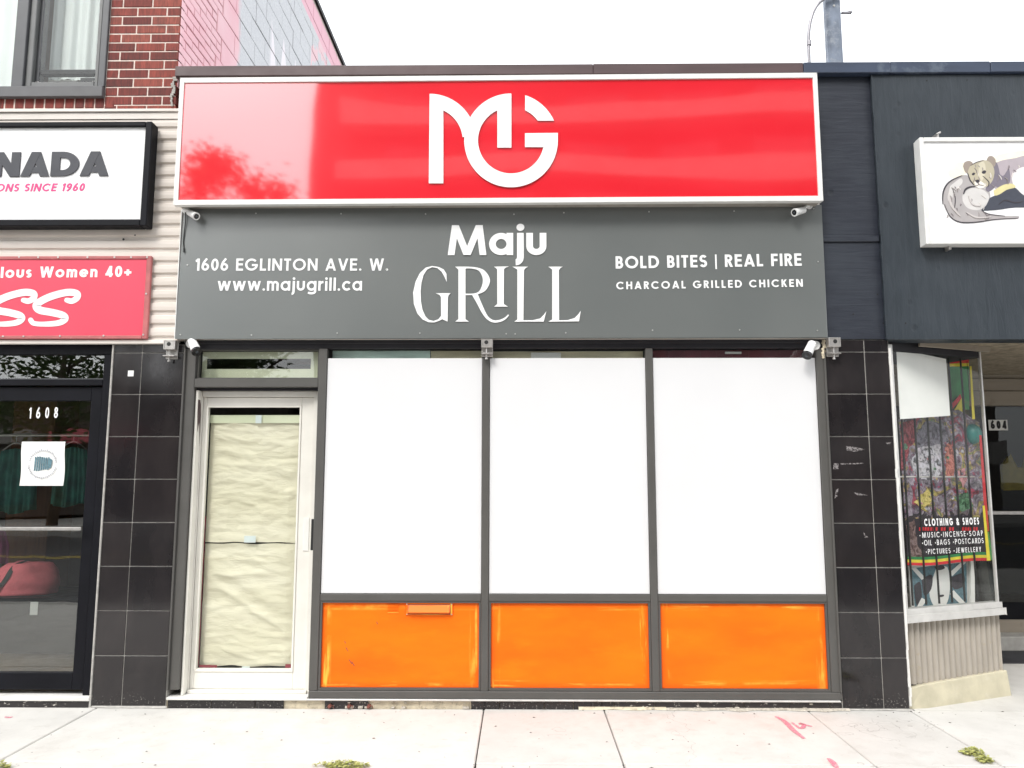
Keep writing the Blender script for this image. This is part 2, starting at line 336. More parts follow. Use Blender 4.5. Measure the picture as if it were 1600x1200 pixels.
# ------------------------------------------------------------------ mesh builder
WORLD = {}     # world origin of each object
class MB:
    def __init__(s): s.v = []; s.f = []; s.smooth = False
    def add(s, vs, fs):
        o = len(s.v); s.v += [Vector(p) for p in vs]; s.f += [tuple(i+o for i in f) for f in fs]; return s
    def box(s, x0, x1, y0, y1, z0, z1):
        vs = [(x, y, z) for z in (z0, z1) for y in (y0, y1) for x in (x0, x1)]
        return s.add(vs, [(0, 2, 3, 1), (4, 5, 7, 6), (0, 1, 5, 4), (2, 6, 7, 3), (0, 4, 6, 2), (1, 3, 7, 5)])
    def poly(s, pts, fn, d0, d1):
        """polygon in (u, z), extruded from depth d0 to d1 (outwards)"""
        n = len(pts); tri = tessellate_polygon([[Vector((a, b, 0)) for a, b in pts]])
        vs = [fn(a, b, d1) for a, b in pts]+[fn(a, b, d0) for a, b in pts]
        fs = [tuple(t) for t in tri]+[(i, (i+1) % n, n+(i+1) % n, n+i) for i in range(n)]
        return s.add(vs, fs)
    def strip(s, L, Rr, fn, d0, d1, closed=False):
        n = len(L); vs = [fn(a, b, d1) for a, b in L]+[fn(a, b, d1) for a, b in Rr]+[fn(a, b, d0) for a, b in L]+[fn(a, b, d0) for a, b in Rr]
        fs = []
        for i in range(n if closed else n-1):
            j = (i+1) % n
            fs += [(i, j, n+j, n+i), (i, 2*n+i, 2*n+j, j), (n+i, n+j, 3*n+j, 3*n+i)]
        if not closed: fs += [(0, n, 3*n, 2*n), (n-1, 3*n-1, 4*n-1, 2*n-1)]
        return s.add(vs, fs)
    def tube(s, pts, rad, n=10, caps=True):
        pts = [Vector(p) for p in pts]; rs = rad if isinstance(rad, (list, tuple)) else [rad]*len(pts)
        vs = []; fs = []; ref = None
        for i, p in enumerate(pts):
            d = (pts[min(i+1, len(pts)-1)]-pts[max(i-1, 0)]).normalized()
            if ref is None: ref = Vector((0, 0, 1)) if abs(d.z) < .9 else Vector((1, 0, 0))
            a = d.cross(ref).normalized(); b = d.cross(a); ref = -b if False else ref
            vs += [p+(a*math.cos(2*math.pi*k/n)+b*math.sin(2*math.pi*k/n))*rs[i] for k in range(n)]
        for i in range(len(pts)-1):
            fs += [(i*n+k, i*n+(k+1) % n, (i+1)*n+(k+1) % n, (i+1)*n+k) for k in range(n)]
        if caps: fs += [tuple(range(n))[::-1], tuple((len(pts)-1)*n+k for k in range(n))]
        return s.add(vs, fs)
    def build(s, name, mat, parent=None, bevel=0, smooth=False, origin=None):
        me = bpy.data.meshes.new(name)
        lo = Vector([min(p[k] for p in s.v) for k in range(3)]); hi = Vector([max(p[k] for p in s.v) for k in range(3)])
        o = Vector(origin) if origin else Vector(((lo.x+hi.x)/2, (lo.y+hi.y)/2, lo.z))
        me.from_pydata([p-o for p in s.v], [], s.f); me.update()
        if smooth: me.polygons.foreach_set('use_smooth', [True]*len(me.polygons))
        me.materials.append(M[mat] if isinstance(mat, str) else mat)
        return place(name, me, o, parent, bevel)
def place(name, me, o, parent=None, bevel=0):
    ob = bpy.data.objects.new(name, me); COL.objects.link(ob); WORLD[ob.name] = Vector(o)
    if parent is not None:
        ob.parent = parent; ob.location = Vector(o)-WORLD[parent.name]
    else: ob.location = o
    if bevel:
        b = ob.modifiers.new('edge', 'BEVEL'); b.width = bevel; b.segments = 1; b.limit_method = 'ANGLE'
    return ob
def BX(name, mat, parent, x0, x1, y0, y1, z0, z1, bevel=0):
    return MB().box(x0, x1, y0, y1, z0, z1).build(name, mat, parent, bevel)
def tag(o, label, cat, group=None, kind=None):
    o['label'] = label
    if cat: o['category'] = cat
    if group: o['group'] = group
    if kind: o['kind'] = kind
    return o
def thing(name, loc, label, cat, group=None):
    o = bpy.data.objects.new(name, None); COL.objects.link(o); o.location = loc; WORLD[o.name] = Vector(loc)
    o.empty_display_size = .1; return tag(o, label, cat, group)
def struct(o): o['kind'] = 'structure'; return o
def wallfn(Y): return lambda u, z, d: (u, Y-d, z)
def circle(cx, cy, r, n=20, ry=None): return [(cx+r*math.cos(2*math.pi*k/n), cy+(ry or r)*math.sin(2*math.pi*k/n)) for k in range(n)]
def spline(pts, n=6):
    out = []
    for i in range(len(pts)-1):
        p0, p1, p2, p3 = pts[max(i-1, 0)], pts[i], pts[i+1], pts[min(i+2, len(pts)-1)]
        for k in range(n):
            t = k/n
            out.append(tuple(.5*(2*b+(c-a)*t+(2*a-5*b+4*c-d)*t*t+(3*b-a-3*c+d)*t**3) for a, b, c, d in zip(p0, p1, p2, p3)))
    return out+[tuple(pts[-1])]
def sides(pts, ws, closed=False):
    L, Rr = [], []; n = len(pts)
    for i, (x, y) in enumerate(pts):
        a = pts[(i-1) % n] if closed or i else pts[0]; b = pts[(i+1) % n] if closed or i < n-1 else pts[-1]
        dx, dy = b[0]-a[0], b[1]-a[1]; q = math.hypot(dx, dy) or 1; h = (ws[i] if isinstance(ws, list) else ws)/2
        L.append((x-dy/q*h, y+dx/q*h)); Rr.append((x+dy/q*h, y-dx/q*h))
    return L, Rr

# ------------------------------------------------------------------ a geometric stroke alphabet (cap height 1)
def arc(cx, cy, rx, ry, a0, a1, n=14): return [(cx+rx*math.cos(R(a0+(a1-a0)*k/n)), cy+ry*math.sin(R(a0+(a1-a0)*k/n))) for k in range(n+1)]
def glyph(ch, w):
    h = w/2; xh = .74; P = []; S = lambda pts, c=False: P.append(('s', pts, c)); pol = lambda *p: P.append(('p', list(p)))
    V = lambda x, a, b: pol((x-h, a), (x+h, a), (x+h, b), (x-h, b))
    H = lambda y, a, b: pol((a, y-h), (b, y-h), (b, y+h), (a, y+h))
    def D(x0, y0, x1, y1):
        q = h*math.hypot(x1-x0, y1-y0)/abs(y1-y0); pol((x0-q, y0), (x0+q, y0), (x1+q, y1), (x1-q, y1))
    def bowl(xc, xr, y0, y1): S([(0, y1-h), (xc*.5, y1-h)]+arc(xc, (y0+y1)/2, xr-h-xc, (y1-y0)/2-h, 90, -90)+[(xc*.5, y0+h), (0, y0+h)])
    def ess(W, hh):
        ry = (hh-w)/4; rx = W/2-h
        S(arc(W/2, hh-h-ry, rx, ry, 28, 270, 14)+arc(W/2, h+ry, rx, ry, 90, -152, 14)[1:])
    def dot(x, y, r): P.append(('p', circle(x, y, r, 14)))
    W = .6
    if ch == ' ': W = .30
    elif ch == 'O': W = .98; S(arc(.49, .5, .49-h, .5-h, 0, 360, 36)[:-1], True)
    elif ch == 'C': W = .88; S(arc(.49, .5, .49-h, .5-h, 42, 318, 24))
    elif ch == 'G': W = .98; S(arc(.49, .5, .49-h, .5-h, 42, 354, 26)); H(.46, .52, .98-h*.2)
    elif ch == 'D': W = .78; V(h, 0, 1); bowl(.32, .78, 0, 1)
    elif ch == 'E': W = .53; V(h, 0, 1); H(1-h, 0, W); H(.52, 0, W*.95); H(h, 0, W)
    elif ch == 'F': W = .50; V(h, 0, 1); H(1-h, 0, W); H(.50, 0, W*.95)
    elif ch == 'L': W = .46; V(h, 0, 1); H(h, 0, W)
    elif ch == 'I': W = w; V(h, 0, 1)
    elif ch == 'T': W = .52; H(1-h, 0, W); V(W/2, 0, 1)
    elif ch == 'H': W = .68; V(h, 0, 1); V(W-h, 0, 1); H(.52, 0, W)
    elif ch == 'N': W = .74; V(h, 0, 1); V(W-h, 0, 1); D(h*1.05, 1, W-h*1.05, 0)
    elif ch == 'A': W = .80; D(h*1.05, 0, .40, 1); D(W-h*1.05, 0, .40, 1); H(.27, .18, .62)
    elif ch == 'V': W = .76; D(h*1.05, 1, .38, 0); D(W-h*1.05, 1, .38, 0)
    elif ch == 'W': W = 1.08; D(h, 1, .29, 0); D(.54, 1, .29, 0); D(.54, 1, .79, 0); D(W-h, 1, .79, 0)
    elif ch == 'M': W = 1.16; D(h*1.05, 0, .22, 1); D(.22, 1, .58, 0); D(.94, 1, .58, 0); D(W-h*1.05, 0, .94, 1)
    elif ch == 'B': W = .56; V(h, 0, 1); bowl(.27, .52, .5-h, 1); bowl(.28, .56, 0, .5+h)
    elif ch == 'P': W = .56; V(h, 0, 1); bowl(.28, .56, .42, 1)
    elif ch == 'R': W = .58; V(h, 0, 1); bowl(.28, .55, .42, 1); D(.30, .45, .58-h, 0)
    elif ch == 'J': W = .46; S([(W-h, 1), (W-h, .6)]+arc(W/2, .26, W/2-h, .26-h, 0, -165))
    elif ch == 'U': W = .66; S([(h, 1), (h, .6)]+arc(W/2, W/2, W/2-h, W/2-h, 180, 360)+[(W-h, .6), (W-h, 1)])
    elif ch == 'K': W = .60; V(h, 0, 1); D(.12, .40, W-h*1.2, 1); D(.26, .55, W-h, 0)
    elif ch == 'Y': W = .64; D(h*1.1, 1, .32, .40); D(W-h*1.1, 1, .32, .40); V(.32, 0, .45)
    elif ch == 'S': W = .56; ess(W, 1)
    elif ch == '&': W = .74; S(arc(.32, .74, .20, .26-h, -60, 250, 16)+[(.70, .02)]); S(arc(.30, .27, .30-h, .27-h, 120, 350, 16)+[(.66, .42)])
    elif ch == '+': W = .56; H(.40, 0, W); V(W/2, .12, .68)
    elif ch == '.': W = w*1.1; dot(W/2, W/2, W/2)
    elif ch == '|': W = w*.6; pol((0, -.16), (W, -.16), (W, 1.02), (0, 1.02))
    elif ch == '*': W = .26; dot(.13, .42, .12)
    elif ch == '0': W = .56; S(arc(.28, .5, .28-h, .5-h, 0, 360, 32)[:-1], True)
    elif ch == '1': W = .32; V(W-h, 0, 1); pol((0, .84), (W-w, 1), (W, 1), (W-w*.2, .80), (.05, .70))
    elif ch == '4': W = .58; V(.40, 0, 1); H(.24, 0, W); D(h*1.2, .24, .40, 1)
    elif ch in '69':
        W = .58; a = arc(.29, .31, .29-h, .31-h, 0, 360, 28)[:-1]; b = [(h*1.05+.004, .30), (h+.03, .46), (.18, .68), (.40, 1)]; b = spline(b, 4)
        if ch == '9': a = [(W-x, 1-y) for x, y in a]; b = [(W-x, 1-y) for x, y in b]
        S(a, True); S(b)
    elif ch == '8': W = .56; S(arc(.28, .745, .25-h, .255-h, 0, 360, 24)[:-1], True); S(arc(.28, .27+h*.2, .28-h, .27-h*.8, 0, 360, 24)[:-1], True)
    elif ch == 'o': W = .70; S(arc(.35, xh/2, .35-h, xh/2-h, 0, 360, 30)[:-1], True)
    elif ch == 'a': W = .72; S(arc(.36, xh/2, .36-h, xh/2-h, 0, 360, 30)[:-1], True); V(W-h, 0, xh)
    elif ch == 'c': W = .62; S(arc(.36, xh/2, .36-h, xh/2-h, 42, 318, 22))
    elif ch == 'e': W = .70; S(arc(.35, xh/2, .35-h, xh/2-h, -4, -325, 24)[::-1] if False else arc(.35, xh/2, .35-h, xh/2-h, 0, 322, 24)); H(xh/2-.01, h, W-h*.2)
    elif ch == 'g': W = .72; S(arc(.36, xh/2, .36-h, xh/2-h, 0, 360, 30)[:-1], True); S([(W-h, xh), (W-h, .1)]+arc(.36, -.05, .36-h, .24-h, 0, -150))
    elif ch == 'i': W = w; V(h, 0, xh); dot(h, .93, h*1.15)
    elif ch == 'j': W = w*1.2; S([(W-h, xh), (W-h, 0)]+arc(W-h-.13, -.06, .13, .18, 0, -95, 8)); dot(W-h, .93, h*1.2)
    elif ch == 'l': W = w; V(h, 0, 1)
    elif ch in 'nm':
        k = .56 if ch == 'n' else .52; W = k if ch == 'n' else 2*k-w; V(h, 0, xh)
        for q in range(1 if ch == 'n' else 2):
            x = q*(k-w); S(arc(x+k/2, xh-k/2+.02, k/2-h, k/2-h-.02, 180, 0)+[(x+k-h, .2), (x+k-h, 0)])
    elif ch == 'u': W = .60; S([(h, xh), (h, .35)]+arc(W/2, .30, W/2-h, .30-h, 180, 360)+[(W-h, .35), (W-h, xh)])
    elif ch == 'r': W = .36; V(h, 0, xh); S(arc(.36, xh-.30, .36-h, .30-h, 178, 88, 8))
    elif ch == 's': W = .44; ess(W, xh)
    elif ch == 'w': W = .98; D(h, xh, .27, 0); D(.49, xh, .27, 0); D(.49, xh, .71, 0); D(W-h, xh, .71, 0)
    return P, W
def lettering(txt, name, mat, parent, u0, u1, z0, z1, cap, weight, fn, depth=.003, wide=1., shear=0., split=False, sideb=.0):
    """one line of lettering fitted between u0 and u1; baseline runs from z0 to z1"""
    gl = [glyph(c, weight) for c in txt]; tot = sum(g[1] for g in gl)*cap*wide
    n = len(txt)-1; gap = ((u1-u0)-tot)/n if n else 0
    u = u0; mb = MB(); obs = []; k = 0
    for c, (P, W) in zip(txt, gl):
        tr = lambda a, b: (u+a*cap*wide+shear*b*cap, z0+(z1-z0)*(u-u0)/(u1-u0)+b*cap)
        m = MB() if split else mb
        for pr in P:
            k += 1; d1 = depth+(k % 5)*.00025
            if pr[0] == 'p': m.poly([tr(*p) for p in pr[1]], fn, 0, d1)
            else:
                L, Q = sides(pr[1], weight, pr[2]); m.strip([tr(*p) for p in L], [tr(*p) for p in Q], fn, 0, d1, pr[2])
        if split and m.v: obs.append(m.build(name, mat, parent))
        u += W*cap*wide+gap
    if not split: obs.append(mb.build(name, mat, parent))
    return obs
def textpx(txt, name, mat, parent, pa, pb, capx, weight, Y, **kw):
    (u0, z0), (u1, z1) = U(*pa, Y), U(*pb, Y)
    cap = UZ(pa[0], pa[1]-capx, Y)-z0
    return lettering(txt, name, mat, parent, u0, u1, z0, z1, cap, weight, wallfn(Y), **kw)

# ================================================================== THE SETTING
g_ = struct(BX('ground', 'asphalt', None, -300, 300, -300, 300, -.40, -.20)); g_['label'] = 'flat ground under the street and buildings'
road = struct(BX('road', 'asphalt', None, -120, 120, -17.6, -4.35, -.19, -.14))
for yy in (-10.9, -11.15): BX('road_marking', 'road_yellow', road, -120, 120, yy-.05, yy+.05, -.139, -.135)
kerb = struct(BX('kerb', 'kerb_concrete', None, -120, 120, -4.345, -4.18, -.19, 0.0, .01))
far = struct(BX('far_pavement', 'kerb_concrete', None, -120, 120, -24, -17.65, -.19, 0.0))
walk = struct(BX('sidewalk', 'debris_dark', None, -40, 40, -4.175, .10, -.19, -.03))
xs = [-11, -8.6, -5.75, -2.925, -.25, .575, 1.965, 2.665, 4.05, 5.5, 7.5, 10]
ys = [.0, -1.005, -2.55, -4.17]
for j in range(3):
    for i in range(len(xs)-1):
        g = .0036 if j == 0 else .006
        BX('paving_slab', 'paving', walk, xs[i]+g, xs[i+1]-g, ys[j+1]+g, ys[j]-(g if j else 0), -.03, random.uniform(-.0015, .0015), .006)
BX('paving_slab', 'paving', walk, 2.70, 6, .001, 3, -.03, .0)
# pale render smeared along the foot of the shopfront
def smear(x0, x1, w0, z, mat='cream_mortar', nm='mortar_fillet'):
    mb = MB(); n = max(4, int((x1-x0)/.04)); pts = []
    for k in range(n+1):
        x = x0+(x1-x0)*k/n; q = w0*(.55+.9*noise.noise(Vector((x*7, 3, 1))))
        pts.append((x, -max(.004, q)))
    vs = []; fs = []
    for k, (x, y) in enumerate(pts): vs += [(x, .0, z), (x, y*.5, z*.55), (x, y, .002)]
    for k in range(n): fs += [(3*k, 3*k+1, 3*k+4, 3*k+3), (3*k+1, 3*k+2, 3*k+5, 3*k+4)]
    return mb.add(vs, fs).build(nm, mat, walk, smooth=True)
smear(-2.98, -2.44, .02, .012, 'grout'); smear(1.0, 2.25, .045, .014, 'rubble'); smear(.4, 1.0, .03, .018, 'cream_mortar'); smear(2.22, 2.68, .018, .01, 'grout')
# sprayed survey marks
def spray(pts, wd, k):
    pts = spline([G(*p) for p in pts], 6); n = len(pts)
    L, Q = sides(pts, [wd*(.55+.6*math.sin(math.pi*i/(n-1)))*(1+.2*noise.noise(Vector((i*.5, k, 0)))) for i in range(n)])
    return MB().strip(L, Q, lambda u, z, d: (u, z, .0035+d), 0, .0008*(1+k*.3)).build('spray_mark', 'spray_paint', walk)
spray([(1212, 1120), (1226, 1128), (1240, 1142), (1257, 1155)], .032, 1)
spray([(1238, 1130), (1251, 1139), (1256, 1134), (1250, 1131), (1269, 1136)], .024, 2)
spray([(1294, 1186), (1301, 1192), (1309, 1203)], .03, 3)
spray([(8, 1121), (14, 1122), (20, 1121)], .02, 4)

# ================================================================== BRICK BUILDING, number 1608
BB = thing('brick_building', (-5.2, 0, 0), 'two-storey red brick shop building with pink mural flank and cream siding', 'building')
CX = -2.636                                            # brick corner
WR = -3.19                                             # right edge of the upstairs window
FY = .05
BX('wall', 'mortar', BB, WR, CX-.012, FY+.0035, .4, 4.34, 6.3)
BX('wall', 'mortar', BB, -9, WR, FY+.0035, .4, 4.28, 4.52)
BX('wall', 'mortar', BB, -9, CX-.012, FY+.011, .4, 6.3, 7.68)
BX('wall', 'mortar', BB, -9, -5.3, FY+.011, .4, 4.52, 6.3)
BX('wall', 'mortar', BB, CX-.25, CX-.012, .4, 9, 2.5, 7.68)
BX('roof', 'roof_felt', BB, -9, CX-.25, .4, 9, 7.3, 7.4)
BX('parapet_cap', 'black_metal', BB, CX-.30, CX+.02, .03, 9, 7.68, 7.74)
CH, BL = .0729, .231
brick_cache = {}
def brick(parent, x0, x1, y0, y1, z0, z1, mat='brick', nm='brick'):
    key = (round(x1-x0, 3), round(y1-y0, 3), round(z1-z0, 3), mat)
    if key not in brick_cache:
        dx, dy, dz = x1-x0, y1-y0, z1-z0; c = min(.003, min(dx, dy, dz)*.3)
        o = BX(nm, mat, parent, x0, x1, y0, y1, z0, z1); bm = bmesh.new(); bm.from_mesh(o.data)
        bmesh.ops.bevel(bm, geom=bm.edges[:], offset=c, segments=1, affect='EDGES'); bm.to_mesh(o.data); bm.free()
        brick_cache[key] = o.data; return o
    return place(nm, brick_cache[key], ((x0+x1)/2, (y0+y1)/2, z0), parent)
zb = 4.345
ZSB = UZ(80, 150.5, .04)
for r in range(15):
    z0 = zb+r*CH; x = CX; k = 0
    while x > WR+.02:
        L = (.105 if r % 2 else .221) if k == 0 else .221
        x0 = max(x-L, WR+.004)
        if x-x0 > .03 and not (z0 < 4.47 and x < -3.14): brick(BB, x0, x, FY+random.uniform(-.0015, .0015), FY+.06, z0, z0+CH-.0095)
        x -= L+.010; k += 1
for k in range(14):
    x = -3.115-k*.0775
    brick(BB, x-.067, x, FY+random.uniform(-.002, .002), FY+.06, 4.392, ZSB)
    brick(BB, x-.067, x, FY+random.uniform(-.002, .002), FY+.06, 4.345, 4.384)
# flank: toothed brickwork at the corner, then painted block
zt = lambda y: 1.58+(6.05+y-.5)*.66+.5 if False else 5.30+max(0, y)*.664+.35
for r in range(24):
    z0 = 4.56+r*CH
    if z0 > zt(.4): break
    y = FY+.061; k = 0
    brick(BB, CX+.0006, CX+.004, FY+.001, FY+.0605, z0, z0+CH-.009, 'mural', 'painted_brick')
    while y < .70+(.11 if (r//3) % 2 else 0):
        L = (.045 if r % 2 else .16) if k == 0 else .221
        L = min(L, .70+(.11 if (r//3) % 2 else 0)-y+.02)
        if L > .03: brick(BB, CX-.06, CX+random.uniform(-.002, .003), y, y+L, z0, z0+CH-.009, 'mural', 'painted_brick')
        y += L+.010; k += 1
for r in range(16):
    z0 = 4.56+r*.2187; y = .74+(.11 if r % 2 else 0)
    while y < 8.2:
        if z0 < zt(y)+.1 and z0 < 7.6:
            brick(BB, CX-.06, CX+random.uniform(-.0025, .0025), y, y+.39, z0, min(z0+.2107, 7.67), 'mural', 'painted_block')
        y += .40
# chipped corner mortar
mb = MB()
for k in range(14):
    z = 4.40+k*.017; x = CX-.035+random.uniform(-.012, .012)
    mb.box(x, x+random.uniform(.012, .03), FY-.012, FY+.002, z, z+.015)
mb.build('mortar_patch', 'grout', BB)
# upstairs window
win = BX('window', 'window_grey', BB, -3.24, WR, .03, .20, 4.555, 6.3, .004)
wz0 = 4.555
BX('mullion', 'window_grey', win, -3.915, -3.825, .035, .20, wz0, 6.3, .004)
BX('sill', 'window_sill', win, -5.3, WR, .012, .16, UZ(80, 150.5, .012), 4.553, .004)
for a in ((-3.825, -3.775, 4.57, 6.3), (-3.285, -3.255, 4.57, 6.3)): BX('sash', 'window_sash', win, a[0], a[1], .06, .15, a[2], a[3], .005)
BX('sash', 'window_sash', win, -3.775, -3.285, .06, .15, 4.57, 4.612, .005)
BX('sash', 'window_grey', win, -3.775, -3.745, .10, .17, 4.612, 6.3, .005)
BX('rail', 'black_metal', win, -3.745, -3.285, .11, .16, 4.700, 4.740, .004)
BX('pane', 'glass_clear', win, -3.775, -3.285, .105, .109, 4.612, 6.3)
BX('pane', 'glass_clear', win, -5.3, -3.915, .105, .109, 4.553, 6.3)
def drape(x0, x1, y, z0, z1, mat, amp, fr, nm, parent):
    mb = MB(); n = 60; vs = []
    for k in range(n+1):
        x = x0+(x1-x0)*k/n; d = amp*math.sin(x*fr)+amp*.6*math.sin(x*fr*2.3+1)
        vs += [(x, y+d, z0), (x, y+d*.8, z1)]
    return mb.add(vs, [(2*k, 2*k+2, 2*k+3, 2*k+1) for k in range(n)]).build(nm, mat, parent, smooth=True)
drape(-3.77, -3.28, .26, 4.735, 6.3, 'curtain', .012, 42, 'curtain', win)
drape(-5.3, -3.92, .22, 4.56, 6.3, 'curtain_white', .006, 20, 'curtain', win)
BX('insert_board', 'plate_white', win, -3.73, -3.50, .19, .24, 4.613, 4.695, .003)
BX('insert_board', 'interior_dark', win, -3.49, -3.29, .22, .26, 4.613, 4.73)
for x in (-3.755, -3.31): MB().tube([(x-.012, .098, 4.617), (x-.006, .098, 4.634), (x+.008, .098, 4.634), (x+.016, .098, 4.619)], .004, 6).build('latch', 'steel', win)
BX('interior_wall', 'interior_wall', BB, -9, CX-.3, 2.0, 2.05, 4.2, 7.2)
# siding fascia
SY = -.02
sid = BX('siding', 'siding', BB, -9, -2.50, SY+.0225, .045, 2.56, 4.335)
BX('flashing', 'beige_flashing', sid, -9, -2.50, -.045, .049, UZ(100, 174.5, -.045), UZ(100, 170, -.045), .003)
BX('flat_band', 'beige_flashing', sid, -9, -2.50, SY-.012, SY+.022, 4.262, UZ(100, 174.6, -.045)-.001)
BX('lower_trim', 'beige_flashing', sid, -9, -2.50, SY-.016, SY+.02, 2.543, 2.572, .003)
prof = [(SY+.010, 0), (SY+.010, .024), (SY-.004, .034), (SY-.006, .060), (SY-.004, .086), (SY+.010, .0942)]
vs = [(x, y, z) for x in (-9, -2.502) for y, z in prof]; nP = len(prof)
stripm = None
for k in range(18):
    z = 2.572+k*.0942
    if stripm is None:
        o = MB().add([(a, b, c+z) for a, b, c in vs], [(i, i+1, nP+i+1, nP+i) for i in range(nP-1)]).build('siding_strip', 'siding', sid); stripm = o.data
    else: place('siding_strip', stripm, (-5.751, SY+.002, z), sid)
for px, py, r in ((193, 374, .009), (211, 367.5, .006), (240.5, 344, .004), (175, 383, .004)):
    x, z = U(px, py, SY-.004); MB().poly(circle(x, z, r, 10), wallfn(SY-.0041), 0, .0008).build('screw_hole', 'rubber_black', sid)
BX('wall', 'interior_dark', BB, -9, -2.5, .046, .4, 2.575, 4.28)
# shopfront of 1608
DX = -3.06                                             # door leaf right edge
hd = BX('shopfront_header', 'black_metal', BB, -6.5, -2.972, .02, .14, 2.475, 2.560, .004)
BX('shopfront_post', 'black_metal', BB, -3.045, -2.972, .02, .14, .075, 2.474, .004)
BX('transom_bar', 'black_metal', BB, -6.5, -3.046, .02, .14, 2.245, 2.290, .004)
BX('transom_bead', 'window_grey', BB, -6.5, -3.046, .03, .05, 2.2905, 2.298)
BX('transom_pane', 'glass_shop', BB, -6.5, -3.046, .055, .062, 2.298, 2.474)
dr = MB(); dr.box(-3.135, -3.055, .045, .095, .105, 2.235); dr.box(-4.20, -4.12, .045, .095, .105, 2.235)
dr.box(-4.12, -3.135, .047, .093, 2.135, 2.235); dr.box(-4.12, -3.135, .047, .093, .105, .22)
door = dr.build('door', 'black_metal', BB, .003); door['label'] = 'black framed glass door numbered 1608'
BX('pane', 'glass_shop', door, -4.12, -3.135, .066, .074, .22, 2.135)
BX('shop_pane', 'glass_shop', BB, -6.5, -4.27, .066, .074, .12, 2.244)
BX('shopfront_post', 'black_metal', BB, -4.26, -4.205, .02, .14, .075, 2.244, .004)
pb = MB(); zb_ = UZ(60, 826, 0); pb.box(-4.14, -3.115, -.012, .004, zb_-.012, zb_+.012); pb.box(-3.16, -3.14, .004, .046, zb_-.01, zb_+.01); pb.box(-4.12, -4.10, .004, .046, zb_-.01, zb_+.01)
pb.build('push_bar', 'steel', door, .003)
textpx('1608', 'number', 'white_letter', door, (45, 654), (90, 653), 17, .17, .0655, wide=.62, depth=.001)
BX('threshold', 'threshold_white', BB, -6.5, -2.975, -.015, .14, .045, .0745, .004)
BX('step_face', 'chipped_tile', BB, -6.5, -2.975, .0, .13, -.02, .0445)
# its interior
BX('interior_floor', 'wood_floor', BB, -9, -2.75, .14, 5.4, .0, .075)
BX('interior_wall', 'interior_wall', BB, -9, -2.75, 5.4, 5.5, .075, 2.9)
BX('interior_wall', 'interior_wall', BB, -2.75, -2.70, .42, 5.4, .075, 2.9)
BX('interior_wall', 'interior_wall', BB, -9.1, -9, .14, 5.4, .075, 2.9)
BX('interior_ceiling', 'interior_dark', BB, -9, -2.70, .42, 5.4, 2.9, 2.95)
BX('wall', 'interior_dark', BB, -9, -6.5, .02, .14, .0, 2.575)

# ================================================================== GRILL BUILDING, number 1606
GB = thing('grill_building', (0, 0, 0), 'single-storey shop with white boarded windows and orange lower panels', 'building')
BX('wall', 'beige_flashing', GB, -2.497, 2.206, -.03, .20, 2.575, 4.585)
BX('wall', 'soffit_metal', GB, -2.60, 2.20, .2005, .30, 2.6, 4.585)
BX('roof', 'roof_felt', GB, CX+.004, 5.5, .30, 9, 4.40, 4.56)
cp = BX('coping', 'brown_coping', GB, CX+.03, .55, -.06, .32, 4.587, 4.668, .004)
BX('coping', 'brown_coping', GB, .552, 2.125, -.058, .32, 4.588, 4.671, .004)
ZT = 2.508
H_ = BX('header', 'header_metal', GB, -2.447, 2.204, .012, .16, 2.512, 2.5745, .004)
BX('header', 'header_metal', GB, -2.447, 2.204, -.004, .0115, 2.548, 2.5745, .003)
for x0, x1 in ((-2.447, -2.365), (-1.462, -1.402), (-.272, -.221), (.909, .960), (2.136, 2.204)):
    BX('mullion', 'grey_metal', GB, x0, x1, -.006 if x0 > -2 else .004, .16, .118, 2.511, .004)
for x0, x1 in ((-2.4465, -2.433), (2.19, 2.2035)): BX('edge_trim', 'grey_metal', GB, x0, x1, -.016, -.0065 if x0 > 0 else .0035, .118, 2.511, .003)
